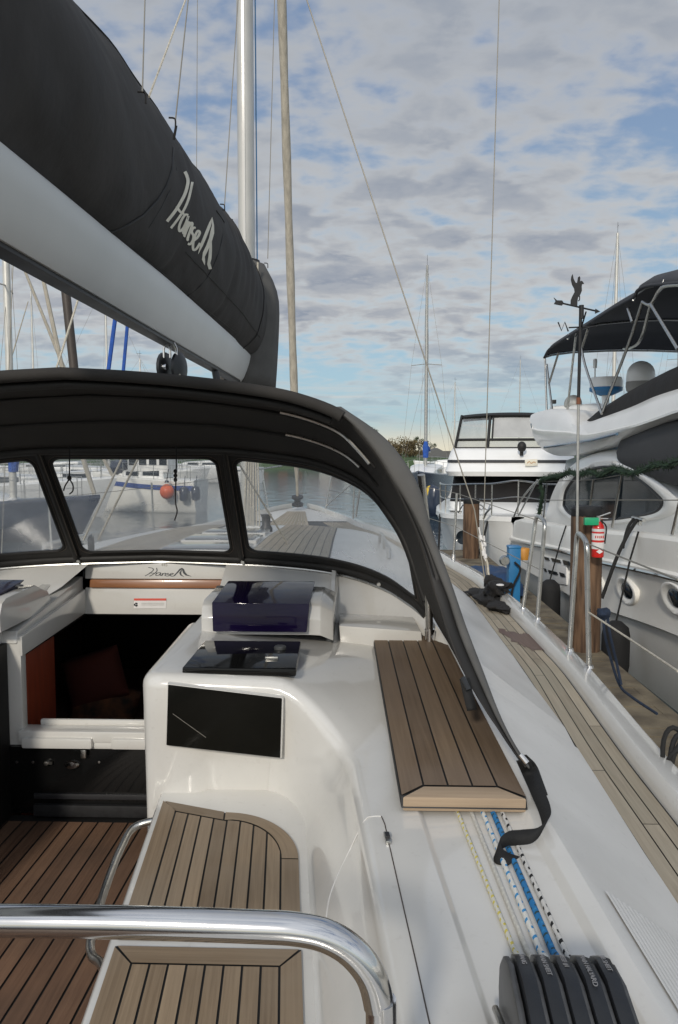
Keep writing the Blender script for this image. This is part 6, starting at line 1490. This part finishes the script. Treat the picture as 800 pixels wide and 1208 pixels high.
# ================================================================ other boats
def sailboat(loc, rz, L_, beam, free, hull, mast_h, lab, stripe=None, cover_m='blue_canvas', cabin='boat_white', genoa=True, mast_m='mast_alu', extra=None, mast_at=.10, spread=True, rmast=.07):
    o = tag(empty('sailboat', loc, rz), lab, 'sailboat'); n = 18
    def hw(t): return beam / 2 * (math.sin(math.pi * min(1, t * .62 + .0)) ** .75 if t < .8 else math.sin(math.pi * .8 * .62) ** .75 * (1 - (t - .8) * .6))
    rows = []
    for k in range(n + 1):
        t = k / n; x = L_ / 2 - t * L_; w_ = max(.015, hw(t)); f = free * (1 + .28 * (1 - t) ** 2); rk = (1 - t) ** 3 * L_ * .07
        rows.append([(x - rk * 1.4, w_ * .0, -.5), (x - rk, w_ * .72, .0), (x - rk * .8, w_ * .80, .10), (x - rk * .25, w_ * .96, f * .72), (x - rk * .08, w_ * .985, f * .88), (x, w_, f), (x, w_ - .06 if w_ > .1 else w_ * .4, f + .05), (x, 0, f + .09)])
    g = MB(); g.grid(rows); n0 = len(g.v); g.v += [Vector((p.x, -p.y, p.z)) for p in g.v]; g.f += [[n0 + i for i in f][::-1] for f in g.f]; g.uv += [None] * len(g.uv)
    g.grid([rows[-1], [(p[0], -p[1], p[2]) for p in rows[-1]]]); h = g.build('hull', M[hull], o, smooth=40, local=True)
    if stripe:
        g = MB(); g.grid([[(r[4][0], r[4][1] + .012, r[4][2] - .28 * free * 0 - .20), (r[4][0], r[4][1] + .012, r[4][2] - .02)] for r in rows]); g.v += []
        n0 = len(g.v); g.v += [Vector((p.x, -p.y, p.z)) for p in g.v]; g.f += [[n0 + i for i in f][::-1] for f in g.f]; g.uv += [None] * len(g.uv); g.build('stripe', M[stripe], h, local=True)
    # coachroof with windows
    cz = free + .05; g = MB()
    def cabsec(x, w_, z): return [(x, -w_, cz), (x, -w_ * .92, z), (x, -w_ * .6, z + .06), (x, w_ * .6, z + .06), (x, w_ * .92, z), (x, w_, cz)]
    cs = [cabsec(L_ * .27, beam * .16, cz + .08), cabsec(L_ * .18, beam * .24, cz + .34), cabsec(-L_ * .05, beam * .30, cz + .46), cabsec(-L_ * .2, beam * .30, cz + .5), cabsec(-L_ * .21, beam * .30, cz + .02)]
    g.grid(cs); cab = g.build('coachroof', M[cabin], o, smooth=35, local=True)
    for s in (1, -1):
        for x0, x1 in ((.02, .14), (-.17, -.02)):
            z = cz + .24
            MB().prism([(L_ * x0, s * (beam * .288), z - .09), (L_ * x1, s * (beam * (.288 - (x1 if x1 > 0 else 0) * .35)), z - .07), (L_ * x1, s * (beam * (.278 - (x1 if x1 > 0 else 0) * .35)), z + .09), (L_ * x0, s * beam * .28, z + .11)], (0, s * .015, 0)).build('window', M['tint'], cab, smooth=0, local=True)
    mx_ = L_ * mast_at
    if mast_h:
        m = T([(mx_, 0, cz), (mx_, 0, mast_h * .6), (mx_, 0, mast_h)], [rmast, rmast, rmast * .7], 'mast', M[mast_m], o, 10, local=True)
        if spread: T([(mx_ - .1, -.75, mast_h * .58), (mx_, 0, mast_h * .585), (mx_ - .1, .75, mast_h * .58)], .02, 'spreader', M[mast_m], m, 6, local=True)
        MB().tube([(mx_, 0, mast_h), (mx_, 0, mast_h + .5)], .008, 5).tube([(mx_ - .2, 0, mast_h + .3), (mx_ + .1, 0, mast_h + .3)], .008, 5).build('wind_indicator', M['iron'], m, local=True)
        wz = MB()
        for s in (1, -1):
            wz.tube([(mx_ - .1, s * beam * .46, free), (mx_ - .1, s * .75, mast_h * .58), (mx_, 0, mast_h)], .006, 5); wz.tube([(mx_ - .2, s * beam * .46, free), (mx_, 0, mast_h * .57)], .006, 5)
        wz.tube([(-L_ / 2 + .1, 0, free), (mx_, 0, mast_h)], .006, 5)
        if not genoa: wz.tube([(L_ / 2 - .1, 0, free * 1.25), (mx_, 0, mast_h)], .006, 5)
        wz.build('stays', M['wire'], o, local=True)
        if genoa:
            T([(L_ / 2 - .15, 0, free * 1.28 + .1), (L_ / 2 - .2 - (L_ / 2 - mx_) * .15, 0, lerp(free, mast_h, .16)), (mx_ + .2, 0, mast_h * .95)], [.06, .075, .03], 'furled_headsail', M[genoa if isinstance(genoa, str) else 'furl'], o, 8, local=True)
        bo = T([(mx_ - .1, 0, cz + 1.15), (-L_ * .36, 0, cz + 1.2)], .055, 'boom', M['mast_alu'], o, 8, local=True)
        g = MB(); rr = []
        for k in range(13):
            t = k / 12; x = lerp(mx_ - .05, -L_ * .35, t); q = .17 * (1 - t * .5); rr.append([(x, math.cos(a) * q * .75, cz + 1.32 + math.sin(a) * q + .05 * math.sin(k * 2)) for a in [2 * math.pi * j / 10 for j in range(10)]])
        g.grid(rr, cu=True); g.tube([(mx_ + .02, 0, cz + .9), (mx_ + .04, 0, cz + 1.4), (mx_ + .02, 0, cz + 1.7)], [.13, .16, .09], 8); g.build('sail_cover', M[cover_m], o, local=True)
    # guard rails
    g = MB()
    for s in (1, -1):
        P = []
        for t in (.06, .2, .35, .5, .65, .8, .97):
            x = L_ / 2 - t * L_; w_ = hw(t) - .05; f = free * (1 + .28 * (1 - t) ** 2); g.tube([(x, s * w_, f), (x, s * w_, f + .6)], .012, 5); P.append((x, s * w_, f + .6))
        g.tube(P, .008, 5); g.tube([(p[0], p[1], p[2] - .3) for p in P], .006, 5)
    g.build('guard_rail', M['steel_dull'], o, local=True)
    return o
def bx_at(px, y): p = at(px, 535, y); return (p.x, y, 0)
# seen through the windscreen and between boom and hood, on the port side
sA = sailboat(bx_at(172, 31), R(172), 4.6, 1.9, 1.22, 'hull_white', 0, 'white hulled boat with a broad blue stripe beyond the middle window', stripe='blue_stripe', genoa=False)
pa_ = root_off(sA)
MB().box((-.3, 0, 1.95), (1.7, 1.1, .75)).build('wheelhouse', M['old_white'], sA, local=True, bevel=.08)
for k in range(4): MB().box((-.95 + .42 * k, .56, 2.02), (.30, .03, .34)).build('window', M['tint'], sA, local=True)
MB().box((-.3, 0, 2.5), (1.9, 1.2, .08)).build('wheelhouse_roof', M['boat_white'], sA, local=True, bevel=.03)
MB().blob((1.0, .2, 1.75), (.4, .4, .32), 14, 8, .4).build('blue_cover', M['navy'], sA, local=True)
c = at(197, 580, 29.6)
bu = tag(empty('buoy', c), 'round orange buoy hung on the side of the blue striped boat', 'buoy'); MB().blob(c, (.27, .27, .29), 18, 12).build('ball', M['orange'], bu); MB().lathe([(.0, .10), (.07, .09), (.09, 0)], c + Vector((0, 0, .34)), n=10).build('eye', M['navy'], bu); T([c + Vector((0, 0, .4)), c + Vector((0, .3, .85))], .015, 'lanyard', M['rope_black'], bu, 5)
for px, py0, py1, lab in ((217, 577, 592, 'dark blue fender hanging on the stern quarter of the striped boat'), (231, 576, 591, 'dark purple fender at the stern corner of the striped boat')):
    c0, c1_ = at(px, py0, 29.7), at(px, py1, 29.7); f_ = MB().lathe([(0, 0), (.14, .04), (.17, .12), (.17, .45), (.12, .55), (0, .58)], c1_, n=12).tube([c0, c0 + Vector((0, .25, .5))], .012, 5); tag(f_.build('fender', M['navy'], None), lab, 'fender')
sailboat(bx_at(-86, 20.5), R(6), 9.0, 2.9, .86, 'navy', 11.5, 'dark navy hulled sailboat with its bow beyond the left window post', cover_m='blue_canvas', genoa='furl', mast_at=.245, rmast=.10)
sailboat(bx_at(-20, 27), R(15), 9.0, 3.0, 1.1, 'boat_white', 12.5, 'white sailboat with dark cabin windows behind the navy hull', cover_m='canvas', mast_at=.02)
sailboat(bx_at(106, 36), R(200), 8.5, 2.8, 1.0, 'boat_white', 0, 'low white boat without a mast moored behind the striped boat', genoa=False)
sailboat(bx_at(160, 47), R(20), 9, 3.0, 1.1, 'old_white', 8.0, 'sailboat with a short white mast and one crossbar behind the hood', cover_m='blue_canvas', genoa=False, mast_m='old_white', mast_at=.04)
sailboat(bx_at(122, 40), R(14), 9, 2.9, 1.1, 'hull_white', 11, 'white sailboat with a blue boom cover and white mast in the next row', cover_m='blue_canvas', genoa=False, mast_at=.03, rmast=.06)
sailboat(bx_at(236, 60), R(190), 10, 3.2, 1.2, 'boat_white', 7, 'distant white sailboat beyond the blue striped stern', cover_m='canvas', genoa=True, mast_h=None) if False else None
sailboat(bx_at(243, 62), R(160), 9, 3.0, 1.2, 'boat_white', 0, 'distant white boat beyond the stern of the striped boat', genoa=False)
sailboat(bx_at(60, 52), R(185), 10, 3.2, 1.2, 'boat_white', 13, 'white sailboat far behind the left window', cover_m='blue_canvas', genoa=True)
# leaning dark spar and mast just beyond the boom on the port side
sp = T([at(88, 441, 17), at(78, 347, 17), at(60, 150, 17)], .10, 'spar', M['brown_spar'], None, 10); tag(sp, 'dark brown leaning spar between boom and sprayhood', 'spar')
sp2 = T([at(65, 440, 12), at(91, 357, 12.4), at(130, 230, 13)], .018, 'stay_rope', M['rope_cream'], None, 6); tag(sp2, 'pale slanting rope crossing in front of the dark spar', 'rope')
for (a, b), lab in ((((127, 444), (138, 360)), 'thick blue covered stay, left one of two below the boom'), (((145, 444), (152, 365)), 'thin blue covered stay, right one of two below the boom')):
    o = T([at(*a, 15), at(*b, 15.2), at(b[0] + (b[0] - a[0]) * 2, b[1] - 180, 15.4)], .042 if a[0] < 140 else .034, 'covered_stay', M['blue_canvas'], None, 8); tag(o, lab, 'stay')
# ketch with blue cover beyond the cruiser; far masts to starboard
sk_ = sailboat(bx_at(502, 39), R(262), 9.5, 2.8, 1.15, 'navy', at(500, 312, 39).z, 'dark hulled sailboat with blue sail cover and tall grey mast, behind the cruiser', cover_m='blue_canvas', genoa=False, mast_m='pole_grey', mast_at=-.02, rmast=.085)
sailboat(bx_at(722, 38), R(80), 10, 3.2, 1.2, 'boat_white', at(717, 275, 38).z, 'sailboat with a white mast standing behind the weather vane', genoa=False, cover_m='canvas', mast_m='mast_alu', mast_at=.0, rmast=.09)
sailboat(bx_at(797, 48), R(95), 10, 3.2, 1.2, 'boat_white', at(795, 310, 48).z, 'sailboat with a dark topped mast at the right edge, behind the bimini', genoa=False, cover_m='canvas', mast_m='pole_grey', mast_at=.0)
sailboat(bx_at(536, 80), R(200), 9, 3, 1.2, 'boat_white', 9.5, 'small far sailboat left of the cruiser enclosure', genoa=False, cover_m='blue_canvas', mast_at=.0)
sailboat(bx_at(520, 58), R(100), 8, 3, 1.2, 'boat_white', 0, 'mastless white boat lying between the dark ketch and the cruiser', genoa=False)
sailboat(bx_at(612, 95), R(160), 9, 3, 1.2, 'boat_white', 13.5, 'far sailboat with a thin mast above the cruiser enclosure', genoa=False, cover_m='canvas', mast_at=.0)
yc = MB().blob(at(507, 588, 30), (.22, .22, .5), 14, 9); tag(yc.build('oilskin', M['yellow'], None), 'yellow float hanging beside the dark bag on the far boat', 'float')
nb_ = MB().blob(at(512, 592, 29), (.30, .30, .62), 14, 9, .3); tag(nb_.build('dark_bag', M['navy'], None), 'dark covered bundle standing beside the cruiser rail', 'bundle')
# ================================================================ camera, light, sky
cd = bpy.data.cameras.new('camera'); cam = bpy.data.objects.new('camera', cd); col.objects.link(cam)
cd.sensor_fit = 'VERTICAL'; cd.sensor_height = 24.0; cd.lens = F / 1208 * 24.0; cd.clip_start = .05; cd.clip_end = 8000
cam.location = CAM; cam.rotation_euler = (R(90) - PITCH, 0, YAW); sc.camera = cam
SUN_EL, SUN_DIR = R(27), Vector((-.24, -1, 0)).normalized()
sd = bpy.data.lights.new('sun', 'SUN'); sd.energy = 2.0; sd.angle = R(6); sd.color = (1, .93, .82)
so = bpy.data.objects.new('sun', sd); col.objects.link(so)
v = Vector((SUN_DIR.x * math.cos(SUN_EL), SUN_DIR.y * math.cos(SUN_EL), math.sin(SUN_EL)))
so.rotation_euler = v.to_track_quat('Z', 'Y').to_euler(); so.location = (0, 0, 40)
w = bpy.data.worlds.new('World'); sc.world = w; w.use_nodes = True; N, L = w.node_tree.nodes, w.node_tree.links
bg = N['Background']; out = N['World Output']
sky = N.new('ShaderNodeTexSky'); sky.sky_type = 'NISHITA'; sky.sun_disc = False; sky.sun_elevation = SUN_EL; sky.sun_rotation = math.atan2(SUN_DIR.x, SUN_DIR.y)
sky.air_density = 1.0; sky.dust_density = 1.2; sky.ozone_density = 1.5
L.new(sky.outputs[0], bg.inputs[0]); bg.inputs[1].default_value = .085
def math_(op, a, b=None, clamp=False):
    n = N.new('ShaderNodeMath'); n.operation = op; n.use_clamp = clamp
    for i, x in enumerate((a, b)):
        if x is None: continue
        if isinstance(x, (int, float)): n.inputs[i].default_value = x
        else: L.new(x, n.inputs[i])
    return n.outputs[0]
def mrange(x, a, b, c=0.0, d=1.0, smooth=True):
    n = N.new('ShaderNodeMapRange'); n.interpolation_type = 'SMOOTHSTEP' if smooth else 'LINEAR'
    n.inputs['From Min'].default_value = a; n.inputs['From Max'].default_value = b; n.inputs['To Min'].default_value = c; n.inputs['To Max'].default_value = d
    L.new(x, n.inputs['Value']); return n.outputs[0]
def ramp_mix(f, a, b):
    n = N.new('ShaderNodeMix'); n.data_type = 'RGBA'; L.new(f, n.inputs[0])
    for i, x in ((6, a), (7, b)):
        if isinstance(x, tuple): n.inputs[i].default_value = (*x, 1)
        else: L.new(x, n.inputs[i])
    return n.outputs[2]
tc = N.new('ShaderNodeTexCoord'); sp = N.new('ShaderNodeSeparateXYZ'); L.new(tc.outputs['Generated'], sp.inputs[0])
zz = math_('MAXIMUM', sp.outputs[2], 0.0)
zc = math_('ADD', zz, .20)
cb = N.new('ShaderNodeCombineXYZ'); L.new(math_('DIVIDE', sp.outputs[0], zc), cb.inputs[0]); L.new(math_('DIVIDE', sp.outputs[1], zc), cb.inputs[1])
def cnoise(scale, detail, rough, off=(0, 0, 0), stretch=(1, 1, 1), dist=0.0):
    mp = N.new('ShaderNodeMapping'); mp.inputs['Location'].default_value = off; mp.inputs['Scale'].default_value = stretch; L.new(cb.outputs[0], mp.inputs[0])
    n = N.new('ShaderNodeTexNoise'); n.inputs['Scale'].default_value = scale; n.inputs['Detail'].default_value = detail; n.inputs['Roughness'].default_value = rough; n.inputs['Distortion'].default_value = dist
    L.new(mp.outputs[0], n.inputs['Vector']); return n.outputs['Fac']
big = cnoise(1.1, 3, .5, (3.1, 1.7, 0))
mid = cnoise(4.6, 5, .50, (0.4, 2.2, 0), (1, 1.25, 1), .25)
cells = cnoise(12.5, 4, .50, (9, 2, 1), (1, 1.25, 1), .15)
cov_ = math_('ADD', math_('MULTIPLY', mid, .60), math_('MULTIPLY', cells, .40))
cov2 = math_('ADD', cov_, math_('MULTIPLY', math_('SUBTRACT', big, .47), .55))
alpha = mrange(cov2, .36, .60, .12, 1.0)
# the cloud deck thins out above the horizon into streaks over a clear strip
alpha = math_('MULTIPLY', alpha, mrange(zz, .02, .17, .30, 1.0))
strk = cnoise(1.6, 6, .6, (2, 7, 3), (.8, 3.6, 1), .3)
alpha = math_('MAXIMUM', alpha, math_('MULTIPLY', mrange(strk, .50, .66, 0, .8), mrange(zz, .16, .05)))
shade = mrange(cov2, .47, .70)
light = ramp_mix(shade, (.60, .598, .585), (.25, .29, .365))
light = ramp_mix(math_('MULTIPLY', mrange(cells, .40, .66), .35), light, (.60, .60, .59))
light = ramp_mix(mrange(zz, .12, .55, 0, .45), light, (.29, .33, .395))
# clouds turned to the sun (behind the viewer) are brighter
dt = N.new('ShaderNodeVectorMath'); dt.operation = 'DOT_PRODUCT'; L.new(tc.outputs['Generated'], dt.inputs[0]); dt.inputs[1].default_value = tuple(v)
boost = mrange(dt.outputs['Value'], -.35, .9, 1.0, 2.1)
bc = N.new('ShaderNodeBackground'); L.new(light, bc.inputs[0]); L.new(boost, bc.inputs[1])
# the clear air itself: cyan low down, deeper blue higher up, laid half over the physical sky
clear = ramp_mix(mrange(zz, .03, .45), (.34, .56, .70), (.17, .28, .49))
bclr = N.new('ShaderNodeBackground'); L.new(clear, bclr.inputs[0])
m0 = N.new('ShaderNodeMixShader'); m0.inputs[0].default_value = .65; L.new(bg.outputs[0], m0.inputs[1]); L.new(bclr.outputs[0], m0.inputs[2])
m1 = N.new('ShaderNodeMixShader'); L.new(alpha, m1.inputs[0]); L.new(m0.outputs[0], m1.inputs[1]); L.new(bc.outputs[0], m1.inputs[2])
# pale warm haze on the horizon
bh = N.new('ShaderNodeBackground'); bh.inputs[0].default_value = (.76, .71, .56, 1); bh.inputs[1].default_value = 1.0
hz = mrange(zz, .0, .05, 1.0, 0.0)
m2 = N.new('ShaderNodeMixShader'); L.new(hz, m2.inputs[0]); L.new(m1.outputs[0], m2.inputs[1]); L.new(bh.outputs[0], m2.inputs[2])
L.new(m2.outputs[0], out.inputs[0])
sc.view_settings.view_transform = 'Standard'; sc.view_settings.look = 'None'; sc.view_settings.exposure = 0.05; sc.view_settings.gamma = 1.0
sc.cycles.max_bounces = 8; sc.cycles.transparent_max_bounces = 16; sc.cycles.caustics_reflective = False; sc.cycles.caustics_refractive = False
try: sc.cycles.use_denoising = True
except Exception: pass
